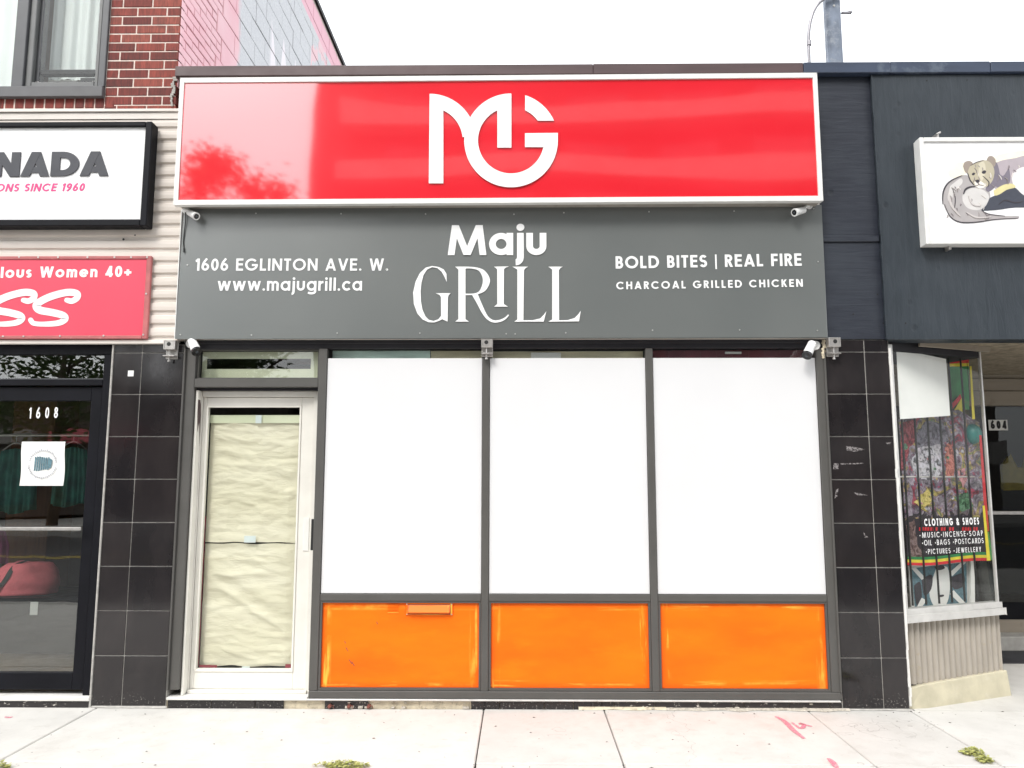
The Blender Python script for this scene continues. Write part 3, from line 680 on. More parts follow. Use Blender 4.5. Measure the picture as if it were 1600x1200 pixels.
for x0, x1 in ((-1.401, -.273), (-.220, .908), (.961, 2.135)):
    BX('rail', 'grey_metal', GB, x0, x1, -.003, .15, .722, .770, .003)
    BX('glass_strip', 'glass', GB, x0, x1, .050, .056, 2.442, 2.5115)
    bo = BX('window_board', 'white_board', GB, x0+.0015, x1-.0015, .008, .020, .7725, 2.4405, .0015)
    bead = MB(); a, b, c, d = x0+.001, x1-.001, .120, .7215
    bead.box(a, a+.014, .004, .05, c, d); bead.box(b-.014, b, .004, .05, c, d); bead.box(a+.014, b-.014, .004, .05, d-.013, d); bead.box(a+.014, b-.014, .004, .05, c, c+.016)
    bead.build('bead', 'grey_metal', GB)
    op = BX('orange_panel', 'orange_paint', GB, a+.0145, b-.0145, .022, .034, c+.0165, d-.0135)
    if x0 < -1:                                        # letter slot and a taped patch
        f = lambda p, q: U(p, q, .022)
        (sx0, sz1), (sx1, sz0) = f(634, 941.5), f(708, 961)
        BX('letter_plate', 'orange_paint', op, sx0, sx1, .013, .0218, sz0, sz1, .002)
        (fx0, fz1), (fx1, fz0) = f(638.5, 945), f(703, 958.5)
        fl = MB(); fl.add([(fx0, .0110, fz1), (fx1, .0110, fz1), (fx1, -.016, fz0+.012), (fx0, -.016, fz0+.012), (fx0, .0110, fz0), (fx1, .0110, fz0), (fx0, .0110, fz1-.001)],
               [(0, 1, 2, 3), (3, 2, 5, 4), (0, 3, 4), (1, 5, 2)]); fl.build('letter_flap', 'orange_paint', op)
        BX('flap_gap_shade', 'brown_coping', op, fx0-.004, fx1+.004, .0116, .0131, fz0-.005, fz1+.004)  # thin dark sheet round the flap, its colour stands in for gap shadow
        for p in ((636, 943.5), (706, 943.5), (636, 959.5), (706, 959.5)):
            x, z = f(*p); MB().poly(circle(x, z, .004, 8), wallfn(.0128), 0, .002).build('screw', 'bolt', op)
        (px0, pz1), (px1, pz0) = f(605, 942), f(623, 958); v = MB()
        for k in range(7): v.box(px0+random.uniform(0, .006), px1-random.uniform(0, .006), .0185, .0218, pz0+(pz1-pz0)*k/7, pz0+(pz1-pz0)*(k+.55)/7)
        v.build('vent_slats', 'orange_paint', op)
        mb = MB()
        for (x, y, l) in ((540, 1012, 5), (545, 1031, 6), (549, 1034, 6), (538, 1002, 3), (588, 972, 3)):
            p, z = f(x, y); mb.add([(p, .0216, z), (p+.004, .0216, z+.003), (p+.004*l, .0216, z-.0045*l), (p+.004*l-.003, .0216, z-.0045*l-.003)], [(0, 1, 2, 3)])
        mb.build('scuff', 'brown_coping', op)
BX('bottom_rail', 'grey_metal', GB, -1.462, 2.204, -.008, .16, .068, .1175, .004)
BX('sill_strip', 'aluminium', GB, -1.47, 2.19, -.022, .10, .0560, .0672, .003)
# skirting: black tiles, some broken away down to the mortar bed
sk = BX('skirting', 'cream_mortar', GB, -2.447, 2.204, .012, .12, -.02, .0545)
x = -2.44; k = 0
while x < 2.2:
    L = random.choice((.2, .28, .305, .305)); x1 = min(x+L, 2.203)
    gone = -1.10 < (x+x1)/2 < -.30 or (-1.72 < x < -1.55)
    if not gone: BX('skirting_tile', 'tile' if x < .55 else 'chipped_tile', sk, x+.002, x1-.002, .0, .0118, -.01, .0535-random.uniform(0, .004), .002)
    x = x1
mb = MB()
for k in range(34):
    x = random.choice((random.uniform(-1.1, -.3), random.uniform(.6, 2.2), random.uniform(-1.3, -1.0))); s = random.uniform(.004, .014)
    mb.box(x-s, x+s*1.4, -.002-s, .008, .003, .003+s*1.2) if random.random() < .6 else mb.box(x-s, x+s, -.004, .006, .035, .035+s)
mb.build('mortar_crumbs', 'rubble', sk, .002)
# pilasters
def pilaster(x0, xm, x1, ztop):
    p = BX('pilaster', 'grout', GB, x0, x1, .006, .16, -.02, ztop)
    zs = [.012, .3466]+[.3466+.305*k for k in range(1, 8)]+[ztop-.001]
    for a, b in ((x0+.001, xm), (xm, x1-.001)):
        for k in range(len(zs)-1):
            q = .0032
            BX('tile', 'tile', p, a+q, b-q, random.uniform(-.0008, .0008), .02, zs[k]+q, zs[k+1]-q, .0015)
    return p
pl = pilaster(-2.967, -2.758, -2.449, 2.5425)
pr = pilaster(2.206, 2.488, 2.664, 2.5725)
mb = MB(); mb.tube([(-2.972, -.004, .0), (-2.9705, -.004, 1.2), (-2.9695, -.004, 2.54)], .007, 6); mb.build('caulk_line', 'grout', pl)
mb = MB()
for k in range(40):
    z = .03+k*.062; x = 2.667+noise.noise(Vector((k*.7, 1, 4)))*.006; mb.box(x-.006, x+.006+random.uniform(0, .008), -.006, .01, z, z+.062)
mb.build('flaking_caulk', 'threshold_white', pr)
mb = MB()                                              # scraps and glue left on the right pilaster
for pts in ([(1306, 766), (1310, 763), (1308, 776), (1304, 779)], [(1349, 831), (1353, 836), (1357, 840), (1351, 840)], [(1322, 697), (1333, 698), (1352, 702), (1336, 706), (1323, 704)],
            [(1302, 724), (1310, 724), (1310, 733), (1302, 733)], [(1313, 724), (1349, 723), (1349, 725), (1313, 726)], [(1333, 769), (1345, 771), (1356, 774), (1340, 774)], [(1384, 692), (1392, 691), (1390, 696)]):
    mb.poly([U(*p, -.0015) for p in pts], wallfn(-.0012), 0, .0006)
t = NT('residue'); M['residue'] = t.set((.24, .22, .22), .6); t.l(t.ramp(t.noise(55, 6, .7), [(.40, .0), (.56, .9)]), t.b.inputs['Alpha'])
mb.build('glue_residue', 'residue', pr)
(sx, sz) = U(204.5, 583.5, -.001)
tag(BX('white_sticker', 'paper_white', None, sx-.021, sx+.021, -.0028, -.0009, sz-.021, sz+.021), 'small blank white square sticker on the left black tiles', 'sticker')
# entrance: recessed white aluminium door
YD = .10
fx = lambda px, py: UX(px, py, YD)
for nm, a in (('door_frame', (-2.362, -2.345, .03, .15, .075, 2.21)), ('door_frame', (-2.345, -2.338, YD, .15, .075, 2.21)), ('door_frame', (-1.515, -1.4625, YD-.006, .15, .075, 2.21)), ('door_frame', (-2.338, -1.515, YD-.004, .15, 2.168, 2.21))):
    BX(nm, 'cream_metal', GB, *a, .002)
BX('transom_bar', 'grey_metal', GB, -2.364, -1.463, .0, .16, 2.229, 2.292, .003)
BX('frame_stop', 'header_metal', GB, -2.364, -1.463, .05, .16, 2.2105, 2.2285)
ld = MB(); lx0, lx1, lz0, lz1 = -2.336, -1.517, .098, 2.165
gx0, gx1, gz0, gz1 = -2.309, -1.606, .215, 2.105
ld.box(lx0, gx0, YD+.01, YD+.05, lz0, lz1); ld.box(gx1, lx1, YD+.01, YD+.05, lz0, lz1); ld.box(gx0, gx1, YD+.011, YD+.049, gz1, lz1); ld.box(gx0, gx1, YD+.011, YD+.049, lz0, gz0)
leaf = ld.build('door', 'cream_metal', GB, .003); leaf['label'] = 'cream aluminium glazed door papered over inside'
bd = MB()
for a in ((gx0, gx0+.014, gz0, gz1), (gx1-.014, gx1, gz0, gz1), (gx0+.014, gx1-.014, gz1-.014, gz1), (gx0+.014, gx1-.014, gz0, gz0+.02)): bd.box(a[0], a[1], YD+.004, YD+.0405, a[2], a[3])
bd.build('glazing_bead', 'cream_metal', leaf, .002)
BX('pane', 'glass_clear', leaf, gx0+.014, gx1-.014, YD+.024, YD+.028, gz0+.02, gz1-.014)
BX('push_plate', 'plate_white', leaf, gx1+.04, lx1-.006, YD+.004, YD+.0095, UZ(482, 861, YD), UZ(482, 809, YD), .002)
hz0, hz1 = UZ(489, 860, .06), UZ(489, 811, .06)
hb = MB(); hb.box(-1.497, -1.475, .060, .072, hz0, hz1); hb.box(-1.494, -1.478, .072, .0945, hz0+.02, hz0+.045); hb.box(-1.494, -1.478, .072, .0945, hz1-.045, hz1-.02); hb.build('pull_handle', 'rubber_black', leaf, .003)
lxk, lzk = U(487, 871.5, .095); lk = MB(); lk.strip(circle(lxk, lzk, .021, 18), circle(lxk, lzk, .010, 18), wallfn(.109), 0, .012, True); lk.poly(circle(lxk, lzk, .0095, 14), wallfn(.109), 0, .009); lk.build('lock_cylinder', 'steel', leaf)
for (p, q) in ((490.5, 748), (490, 755), (490.5, 765)):
    x, z = U(p, q, YD); MB().poly(circle(x, z, .006, 8, .009), wallfn(YD+.0055 if x > -1.515 else YD+.0099), 0, .0012).build('screw_hole', 'rubber_black', leaf)
mb = MB(); zt_, zm = UZ(300, 605, .1), 1.95                     # where the old brown paint was left on the jamb
mb.add([(-2.3452, .035, 2.205), (-2.3452, .098, 2.205), (-2.3447, .098, 1.80), (-2.3447, .075, 1.98), (-2.3447, .05, 1.90), (-2.3447, .035, 2.05)], [(0, 1, 2, 3, 4, 5)])
mb.build('old_paint', 'brown_coping', GB)
BX('threshold', 'threshold_white', GB, -2.44, -1.468, -.018, .15, .0555, .0735, .003)
BX('threshold', 'cream_metal', GB, -2.34, -1.50, .08, .15, .074, .096, .003)
BX('transom_pane', 'glass', GB, -2.364, -1.463, .060, .066, 2.293, 2.511)
tb = MB()
for a in ((-2.364, -2.35, 2.292, 2.511), (-1.477, -1.463, 2.292, 2.511), (-2.35, -1.477, 2.292, 2.302), (-2.35, -1.477, 2.502, 2.511)): tb.box(a[0], a[1], .03, .0595, a[2], a[3])
tb.build('transom_bead', 'grey_metal', GB)
# rooms behind, seen only through the slots
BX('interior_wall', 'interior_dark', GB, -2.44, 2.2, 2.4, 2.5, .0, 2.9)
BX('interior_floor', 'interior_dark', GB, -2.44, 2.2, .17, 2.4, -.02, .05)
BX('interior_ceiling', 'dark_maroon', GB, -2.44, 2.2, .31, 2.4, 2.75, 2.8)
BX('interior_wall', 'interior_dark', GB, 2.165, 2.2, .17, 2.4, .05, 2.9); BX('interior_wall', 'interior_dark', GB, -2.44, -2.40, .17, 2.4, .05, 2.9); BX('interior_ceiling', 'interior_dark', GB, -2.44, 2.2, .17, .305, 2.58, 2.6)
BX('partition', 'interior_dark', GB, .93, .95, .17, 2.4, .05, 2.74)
zc0, zc1 = 2.40, 2.56
BX('blind_box', 'teal_glaze', GB, -1.38, -.66, .062, .075, 2.43, 2.507, .003); BX('blind_box', 'cream_wood', GB, -.655, -.28, .066, .08, 2.43, 2.504)
BX('blind_box', 'cream_wood', GB, -.215, .90, .066, .08, 2.43, 2.500); BX('blind_box', 'paper_white', GB, .08, .30, .059, .064, 2.43, 2.49)
for k in range(10): BX('ceiling_slat', 'dark_maroon', GB, .97+k*.117, .97+k*.117+.1155, .066, .08, 2.43, 2.506)
BX('ceiling_lamp', 'paper_white', GB, 1.50, 1.62, .058, .064, 2.478, 2.495, .002)
# paper on the door and in the transom
def crumple(nm, x0, x1, z0, z1, y, seed, amp, lab, wave=None, nx=70, nz=110):
    mb = MB(); vs = []
    for j in range(nz+1):
        for i in range(nx+1):
            u, v = i/nx, j/nz; x = x0+(x1-x0)*u; z = z0+(z1-z0)*v
            q = Vector((x*3.2+(z*1.2 if wave else 0), z*9, seed))
            d = (1-abs(noise.noise(q))*2)*.6+noise.noise(q*2.3+Vector((5, 1, 2)))*.45+abs(noise.noise(Vector((x*9+z*6, z*21, seed+3))))*.5
            if wave: d += 1.1*math.exp(-((z-wave[0]+(x-x0)*wave[1])/.05)**2)+.7*math.exp(-((z-wave[0]+.1+(x-x0)*wave[1]*1.2)/.03)**2)
            edge = min(1, 8*min(u, 1-u)+.15)
            zz = z+(.010*noise.noise(Vector((x*7, seed, 0))) if j in (0, nz) else 0)
            vs.append((x, y-amp*d*edge, zz))
    fs = [(j*(nx+1)+i, j*(nx+1)+i+1, (j+1)*(nx+1)+i+1, (j+1)*(nx+1)+i) for j in range(nz) for i in range(nx)]
    o = mb.add(vs, fs).build(nm, 'kraft_paper', None, smooth=True); return tag(o, lab, 'paper')
zs_ = UZ(400, 849, YD+.04)
p1 = crumple('paper_sheet', gx0+.012, gx1-.012, zs_+.006, UZ(400, 659, YD+.03), YD+.072, 3, .019, 'crumpled cream paper covering the upper part of the white door glass')
p2 = crumple('paper_sheet', gx0+.012, gx1-.012, gz0+.025, zs_-.004, YD+.076, 9, .016, 'crumpled cream paper with diagonal folds on the lower door glass', (.98, .55))
def tape(par, px, py, wx, wz, Y): x, z = U(px, py, Y); return BX('tape', 'tape_blue', par, x-wx, x+wx, Y-.001, Y, z-wz, z+wz)
tape(p1, 390.5, 842.5, .042, .024, YD+.042); tape(p2, 384, 1044, .028, .012, YD+.042); tape(p1, 404, 655, .022, .03, YD+.042)
tag(BX('paper_sheet', 'transom_paper', None, gx0+.012, gx1-.012, YD+.052, YD+.054, UZ(400, 661, YD+.05), UZ(400, 648.5, YD+.05)), 'thin pale green paper strip under the dark slot of the door', 'paper')
BX('backing_board', 'red_strip', leaf, gx0+.0145, gx0+.0195, YD+.0405, YD+.0425, .25, 1.30)
BX('backing_board', 'red_strip', leaf, gx0+.02, gx0+.15, YD+.0405, YD+.0425, gz0+.0205, gz0+.038)
BX('backing_board', 'red_strip', leaf, gx1-.065, gx1-.0145, YD+.0405, YD+.0425, gz0+.0205, gz0+.045)
(tx0, tz1), (tx1, tz0) = U(324, 560.8, .09), U(485.5, 576.5, .09)
tp = MB(); X0_, X1_, Z0_, Z1_ = -2.35, -1.477, 2.302, 2.502
for a in ((X0_, tx0, Z0_, Z1_), (tx1, X1_, Z0_, Z1_), (tx0, tx1, Z0_, tz0), (tx0, tx1, tz1, Z1_)): tp.box(a[0], a[1], .088, .090, a[2], a[3])
tag(tp.build('paper_sheet', 'transom_paper', None), 'pale green paper with a long slot inside the transom above the white door', 'paper')

# ================================================================== NAVY BUILDING, number 1604
NB = thing('navy_building', (3.6, 0, 0), 'shop with dark navy plywood fascia and a recessed entrance marked 604', 'building')
BX('fascia_panel', 'plywood_narrow', NB, 2.209, 2.640, -.004, .12, 3.345, 4.584)
BX('fascia_panel', 'plywood_narrow', NB, 2.209, 2.640, -.006, .12, 2.576, 3.296)
BX('batten', 'plywood_narrow', NB, 2.209, 2.636, -.020, .12, 3.2975, 3.3435, .004)
BX('fascia_panel', 'plywood_wide', NB, 2.642, 5.08, -.034, .12, 2.566, 4.584, .002)
mb = MB()                                              # swollen, splitting edge of the big sheet
for k in range(60):
    z = 2.57+k*.0335; q = .5+noise.noise(Vector((k*.3, 2, 7))); mb.box(2.638-.007*max(0, q), 2.645, -.038-.004*q, -.02, z, z+.033)
mb.build('split_edge', 'plywood_wide', NB)
BX('fascia_panel', 'plywood_wide', NB, 5.082, 7.4, -.033, .12, 2.566, 4.584, .002)
x = 2.127
for x1, dy in ((2.775, 0), (3.52, .003), (5.2, -.002), (7.4, 0)): BX('coping', 'navy_coping', NB, x, x1-.002, -.062+dy, .32, 4.5865, 4.672+dy, .004); x = x1
for p in ((1448, 126), (1511, 125), (1380, 505), (1415, 505), (1371, 460), (1333, 491)):
    xx, zz = U(*p, -.034 if p[0] > 1384 or p[1] < 200 else -.006); MB().poly(circle(xx, zz, .006, 8), wallfn(-.034 if xx > 2.645 else -.006), 0, .001).build('screw_hole', 'rubber_black', NB)
# splayed display window: from the pilaster back to the corner of the entrance
P0 = Vector((2.682, .055, 0)); P1 = Vector((3.557, .398, 0)); dirw = (P1-P0).normalized(); nrm = Vector((dirw.y, -dirw.x, 0)); WL = (P1-P0).length
def wf(off=0.): return lambda u, z, d: tuple(P0+dirw*u+nrm*(d-off)+Vector((0, 0, z)))
def WV(px, py, off=0.):
    d = ray(px, py); o = P0-nrm*off; t = (o-CAM).dot(nrm)/d.dot(nrm); p = CAM+d*t; return (p-o).dot(dirw), p.z
ZS0 = WV(1490, 974)[1]; ZS1 = WV(1490, 962)[1]
def wbox(nm, mat, par, u0, u1, z0, z1, d0, d1, bevel=0):
    return MB().poly([(u0, z0), (u1, z0), (u1, z1), (u0, z1)], wf(), d0, d1).build(nm, mat, par, bevel)
dw = wbox('display_window', 'interior_dark', NB, -.0, WL, 2.50, 2.60, -.5, -.004)
zsl = .595
wbox('pane', 'glass_clear', dw, .03, WL-.02, zsl+.07, 2.505, -.012, -.006)
wbox('frame', 'aluminium', dw, -.004, .034, zsl, 2.545, -.05, .012, .003)
wbox('frame', 'aluminium', dw, WL-.010, WL+.004, zsl+.05, 2.545, -.016, .004, .003)
wbox('sill', 'aluminium', dw, -.01, WL+.015, zsl-.015, zsl+.03, -.06, .045, .004)
wbox('sill', 'aluminium', dw, .0, WL+.008, zsl+.032, zsl+.07, -.05, .022, .004)
wbox('frame', 'header_metal', dw, .034, WL-.022, 2.505, 2.56, -.05, .0)
for k in range(7):
    u = .065+k*.129
    MB().tube([wf()(u, zsl+.07, -.09), wf()(u, 2.5, -.09)], .0075, 8).build('security_bar', 'rubber_black', dw)
zc = WV(1490, 745, .09)[1]
MB().tube([wf()(.03, zc, -.10), wf()(WL-.03, zc, -.10)], .006, 8).build('security_bar', 'steel', dw)
wbox('display_floor', 'tan_board', dw, .0, WL, zsl-.02, zsl+.02, -.85, -.065)
wbox('display_back', 'interior_wall', dw, .0, WL, zsl, 2.56, -.9, -.86)
MB().box(3.536, 3.546, .415, 1.955, zsl+.05, 2.5).build('side_pane', 'glass_clear', dw)
MB().box(3.52, 3.555, 1.96, 2.0, .0, 2.56).build('frame', 'aluminium', dw)
# corrugated bulkhead and plinth below it
n = 260; Lc = []; Qc = []
for k in range(n+1):
    u = WL*k/n; d = .022*(abs(math.sin(u*math.pi/.054))**.75)
    Lc.append((u, d))
vs = []; 
for u, d in Lc: vs += [wf()(u, .15, d-.024), wf()(u, zsl-.016, d-.024)]
MB().add(vs, [(2*k, 2*k+2, 2*k+3, 2*k+1) for k in range(n)]).build('bulkhead', 'corrugated', NB)
wbox('bulkhead_core', 'interior_dark', NB, 0, WL-.002, .0, zsl-.02, -.3, -.026)
MB().box(3.516, 3.543, .415, 2.0, .0, zsl).build('bulkhead_side', 'corrugated', NB)
pt = MB(); e = .035
A = [wf()(-.012, 0, .015), wf()(.13, 0, .045), wf()(WL+.03, 0, .03), wf()(WL+.03, 0, -.1), wf()(0, 0, -.1)]
B = [wf()(-.012, .125, .008), wf()(.13, .15, .02), wf()(WL+.02, .175, .015), wf()(WL+.02, .175, -.1), wf()(0, .13, -.1)]
pt.add(A+B, [(i, (i+1) % 5, 5+(i+1) % 5, 5+i) for i in range(5)]+[(5, 6, 7, 8, 9)]).build('plinth', 'concrete_plinth', NB, .006)
# recessed entrance
BX('soffit', 'soffit_stucco', NB, 2.70, 7.4, .121, 2.10, 2.585, 2.66)
MB().poly([(2.95, 2.545), (3.63, 2.545), (3.63, 2.5845), (2.95, 2.5845)], lambda u, z, d: (u, .14+(u-2.95)*.4-d, z), 0, .03).build('soffit_trim', 'tan_board', NB)
YB = 2.04
def ub(px, py): return U(px, py, YB)
zt0 = ub(1580, 592)[1]; ztm = ub(1580, 612)[1]; ztb = ub(1580, 634)[1]
BX('entrance_board', 'tan_board', NB, 3.58, 7.4, YB-.03, YB+.06, zt0+.002, 2.584)
BX('entrance_board', 'tan_board', NB, 3.58, 7.4, YB-.05, YB+.06, ztm+.004, zt0-.002, .004)
BX('entrance_board', 'tan_board', NB, 3.58, 7.4, YB-.06, YB+.06, ztb, ztm, .004)
ed = MB(); ed.box(3.60, 3.72, YB, YB+.05, .14, ztb-.002); ed.box(3.72, 5.6, YB+.001, YB+.049, .14, .40); ed.box(5.6, 5.7, YB, YB+.05, .14, ztb-.002)
edo = ed.build('door', 'black_metal', NB); edo['label'] = 'dark glazed door at the back of the entrance recess'
BX('kick_rail', 'tan_board', edo, 3.72, 5.6, YB-.012, YB, .13, ub(1590, 968)[1])
BX('pane', 'glass_dark', edo, 3.72, 5.6, YB+.02, YB+.026, .40, ztb-.002)
zbar = ub(1590, 801)[1]; BX('push_bar', 'steel', edo, 3.72, 5.6, YB-.05, YB-.02, zbar-.018, zbar+.018, .004); BX('bar_bracket', 'steel', edo, 5.0, 5.04, YB-.02, YB+.02, zbar-.015, zbar+.015)
(nx0, nz1), (nx1, nz0) = U(1545, 656, YB-.07), U(1573, 671.5, YB-.07)
nx0 = UX(1544.5, 664, YB); nx1 = UX(1574, 664, YB); nz1, nz0 = UZ(1560, 656, YB), UZ(1560, 672.5, YB)
npl = BX('number_plate', 'plate_white', edo, nx0, nx1, YB-.004, YB+.0, nz0, nz1)
lettering('604', 'number', 'rubber_black', npl, UX(1547.5, 664, YB), UX(1572, 664, YB), nz0+.015, nz0+.015, (nz1-nz0)*.78, .26, wallfn(YB-.0041), wide=.85, depth=.001, split=True)
BX('step', 'kerb_concrete', NB, 3.58, 7.4, YB-.22, YB+.06, .002, .13, .008)
BX('mat', 'interior_dark', NB, 3.75, 5.6, 1.35, YB-.24, .001, .012)
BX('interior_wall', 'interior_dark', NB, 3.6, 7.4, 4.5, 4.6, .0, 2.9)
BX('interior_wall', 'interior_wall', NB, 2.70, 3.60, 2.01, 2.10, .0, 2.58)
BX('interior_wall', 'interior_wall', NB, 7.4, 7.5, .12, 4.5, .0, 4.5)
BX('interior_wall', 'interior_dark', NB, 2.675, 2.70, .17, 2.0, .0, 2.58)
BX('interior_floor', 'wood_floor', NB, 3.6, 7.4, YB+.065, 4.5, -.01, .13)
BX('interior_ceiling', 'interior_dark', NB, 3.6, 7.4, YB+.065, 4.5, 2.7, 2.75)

# ================================================================== SIGNS
# big red light box with the MG monogram
RY = -.18
RS = thing('red_sign', (-.16, -.1, 3.54), 'long glossy red light box sign with white MG monogram', 'sign')
rx0, rx1, rz0, rz1 = -2.503, 2.172, 3.541, 4.512
BX('case', 'soffit_metal', RS, rx0+.012, rx1-.012, RY+.022, -.032, rz0+.008, rz1-.008)
def slope(x): return .016*(x-rx0)/(rx1-rx0)
fr = [('frame', [(rx0, rz0), (rx1, rz0), (rx1-.030, rz0+.036), (rx0+.030, rz0+.036)]), ('frame', [(rx0+.03, rz1-.036), (rx1-.03, rz1-.036), (rx1, rz1), (rx0, rz1)]),
      ('frame', [(rx0, rz0+.0005), (rx0+.0297, rz0+.0363), (rx0+.0297, rz1-.0363), (rx0, rz1-.0005)]), ('frame', [(rx1-.0297, rz0+.0363), (rx1, rz0+.0005), (rx1, rz1-.0005), (rx1-.0297, rz1-.0363)])]
for nm, p in fr: MB().poly([(a, b+slope(a)-.008) for a, b in p], wallfn(RY), -.045, .004).build(nm, 'white_metal', RS, .003)
mb = MB(); nx, nz = 120, 26; vs = []
for j in range(nz+1):
    for i in range(nx+1):
        x = rx0+.02+(rx1-rx0-.04)*i/nx; z = rz0+.02+(rz1-rz0-.04)*j/nz
        d = .0030*noise.noise(Vector((x*1.1, z*1.2, 2)))+.0020*math.sin(math.pi*j/nz)*(1+.6*math.sin(x*2.3+1))
        vs.append((x, RY+.008-d, z+slope(x)-.008))
mb.add(vs, [(j*(nx+1)+i, j*(nx+1)+i+1, (j+1)*(nx+1)+i+1, (j+1)*(nx+1)+i) for j in range(nz) for i in range(nx)]).build('face', 'red_face', RS, smooth=True)
LY = RY+.001
lg = lambda cx, cy: U(620+cx/5.3333, 110+cy/5.3333, LY)
def ring(cx, cy, Ro, Ri, a0, a1, n=40):
    f = lambda r, a: lg(cx+r*math.cos(R(a)), cy-r*math.sin(R(a)))
    A = [a0+(a1-a0)*k/n for k in range(n+1)]; return [f(Ro, a) for a in A], [f(Ri, a) for a in A]
wl = wallfn(LY)
def logo_m():
    mb = MB(); mb.strip(*ring(274, 585, 388, 275, 90, 6), wl, 0, .0040)
    mb.poly([lg(*p) for p in ((274, 200), (388, 214), (388, 942), (267, 942))], wl, 0, .0044)
    return mb
logo_m().build('monogram_letter', 'white_letter', RS)
mb = MB(); mb.strip(*ring(952, 585, 390, 275, 90, 368, 80), wl, 0, .0048)
mb.poly([lg(*p) for p in ((838, 214), (955, 197), (955, 645), (838, 645))], wl, 0, .0052)
mb.poly([lg(*p) for p in ((1068, 526), (1342, 523), (1342, 600), (1240, 641), (1068, 641))], wl, 0, .0056)
Ao = [math.degrees(math.acos((1068-952)/388))+k/12*(math.degrees(math.asin((585-418)/400))-math.degrees(math.acos((1068-952)/388))) for k in range(13)]
Ai = [math.degrees(math.acos((1068-952)/276))+k/12*(math.degrees(math.asin((585-420)/279))-math.degrees(math.acos((1068-952)/276))) for k in range(13)]
mb.poly([lg(952+394*math.cos(R(a)), 585-394*math.sin(R(a))) for a in Ao]+[lg(952+277*math.cos(R(a)), 585-277*math.sin(R(a))) for a in Ai[::-1]], wl, 0, .0048)
mb.build('monogram_letter', 'white_letter', RS)
# grey panel with the shop name
GY = -.062
GS = thing('grey_sign', (-.14, -.05, 2.575), 'dark grey flat panel sign with white restaurant name and address', 'sign')
MB().poly([(-2.492, 2.574), (2.203, 2.577), (2.206, 3.56), (-2.478, 3.56)], wallfn(GY), -.030, 0).build('panel', 'grey_panel', GS, .002)
BX('edge_trim', 'white_metal', GS, -2.499, -2.4935, GY-.003, -.032, 2.574, 3.54)
tp_ = [(293, 414), (282, 532-9), (393, 523.5), (527, 520.5), (656, 520.5), (791, 521.5), (805, 521.8), (884, 520), (1019.5, 516), (1155.5, 515.5), (1277, 516.5), (1278, 409),
       (400, 333.5), (533, 334), (665, 334.5), (803, 335), (881, 332.5), (1014, 331), (1147, 330), (1271, 326), (603.5, 421), (1000, 300-1000)]
for p in tp_:
    if p[1] < 0: continue
    x, z = U(*p, GY); MB().tube([(x, GY-.0005, z), (x, GY-.004, z)], .0055, 8).build('bolt', 'bolt', GS)
ltr = dict(depth=.003)
textpx('1606 EGLINTON AVE. W.', 'address_line', 'white_letter', GS, (305, 423), (606.5, 423), 18.8, .165, GY, wide=1.06, split=True, **ltr)
textpx('www.majugrill.ca', 'web_line', 'white_letter', GS, (340, 454.3), (565.5, 454.3), 20.3, .165, GY, split=True, **ltr)
textpx('BOLD BITES | REAL FIRE', 'slogan_line', 'white_letter', GS, (962, 419.8), (1252.5, 415.2), 19.2, .185, GY, wide=1.05, split=True, **ltr)
textpx('CHARCOAL GRILLED CHICKEN', 'slogan_line', 'white_letter', GS, (963, 452.2), (1254.3, 448), 11.8, .185, GY, wide=1.12, split=True, **ltr)
textpx('Maju', 'name_letter', 'white_letter', GS, (699.5, 398.8), (853.8, 398.8), 46.5, .20, GY, wide=1.09, split=True, depth=.006)
gp = lambda p: U(600+p[0]/4.4444, 320+p[1]/4.4444, GY)
GL = [[(436, 537), (434, 480), (415, 450), (380, 433), (335, 426), (290, 438), (250, 475), (220, 535), (203, 610), (208, 690), (232, 755), (268, 797), (310, 816), (350, 818), (385, 805), (405, 795), (442, 812), (444, 645), (449, 628), (463, 615), (360, 615), (386, 626), (396, 642), (397, 772), (378, 796), (345, 808), (312, 800), (288, 775), (268, 730), (257, 670), (255, 600), (261, 540), (275, 488), (300, 450), (335, 434), (370, 440), (400, 465), (420, 500)],
      [(495, 431), (590, 431), (640, 436), (690, 453), (724, 487), (736, 525), (726, 570), (695, 602), (652, 620), (668, 660), (692, 715), (722, 772), (760, 801), (800, 800), (838, 784), (862, 762), (867, 768), (846, 792), (802, 815), (755, 816), (712, 791), (681, 745), (652, 690), (632, 640), (616, 627), (566, 627), (566, 795), (590, 812), (495, 812), (517, 795), (517, 450)],
      [(765, 431), (868, 429), (846, 436), (833, 448), (832, 690), (860, 708), (765, 708), (787, 690), (786, 448)],
      [(893, 431), (1000, 431), (983, 440), (972, 455), (968, 803), (1030, 803), (1085, 790), (1112, 762), (1127, 740), (1109, 812), (905, 812), (926, 797), (926, 450)],
      [(1142, 431), (1240, 431), (1225, 440), (1214, 455), (1216, 803), (1275, 802), (1325, 786), (1350, 760), (1366, 737), (1354, 810), (1142, 812), (1168, 797), (1168, 450)]]
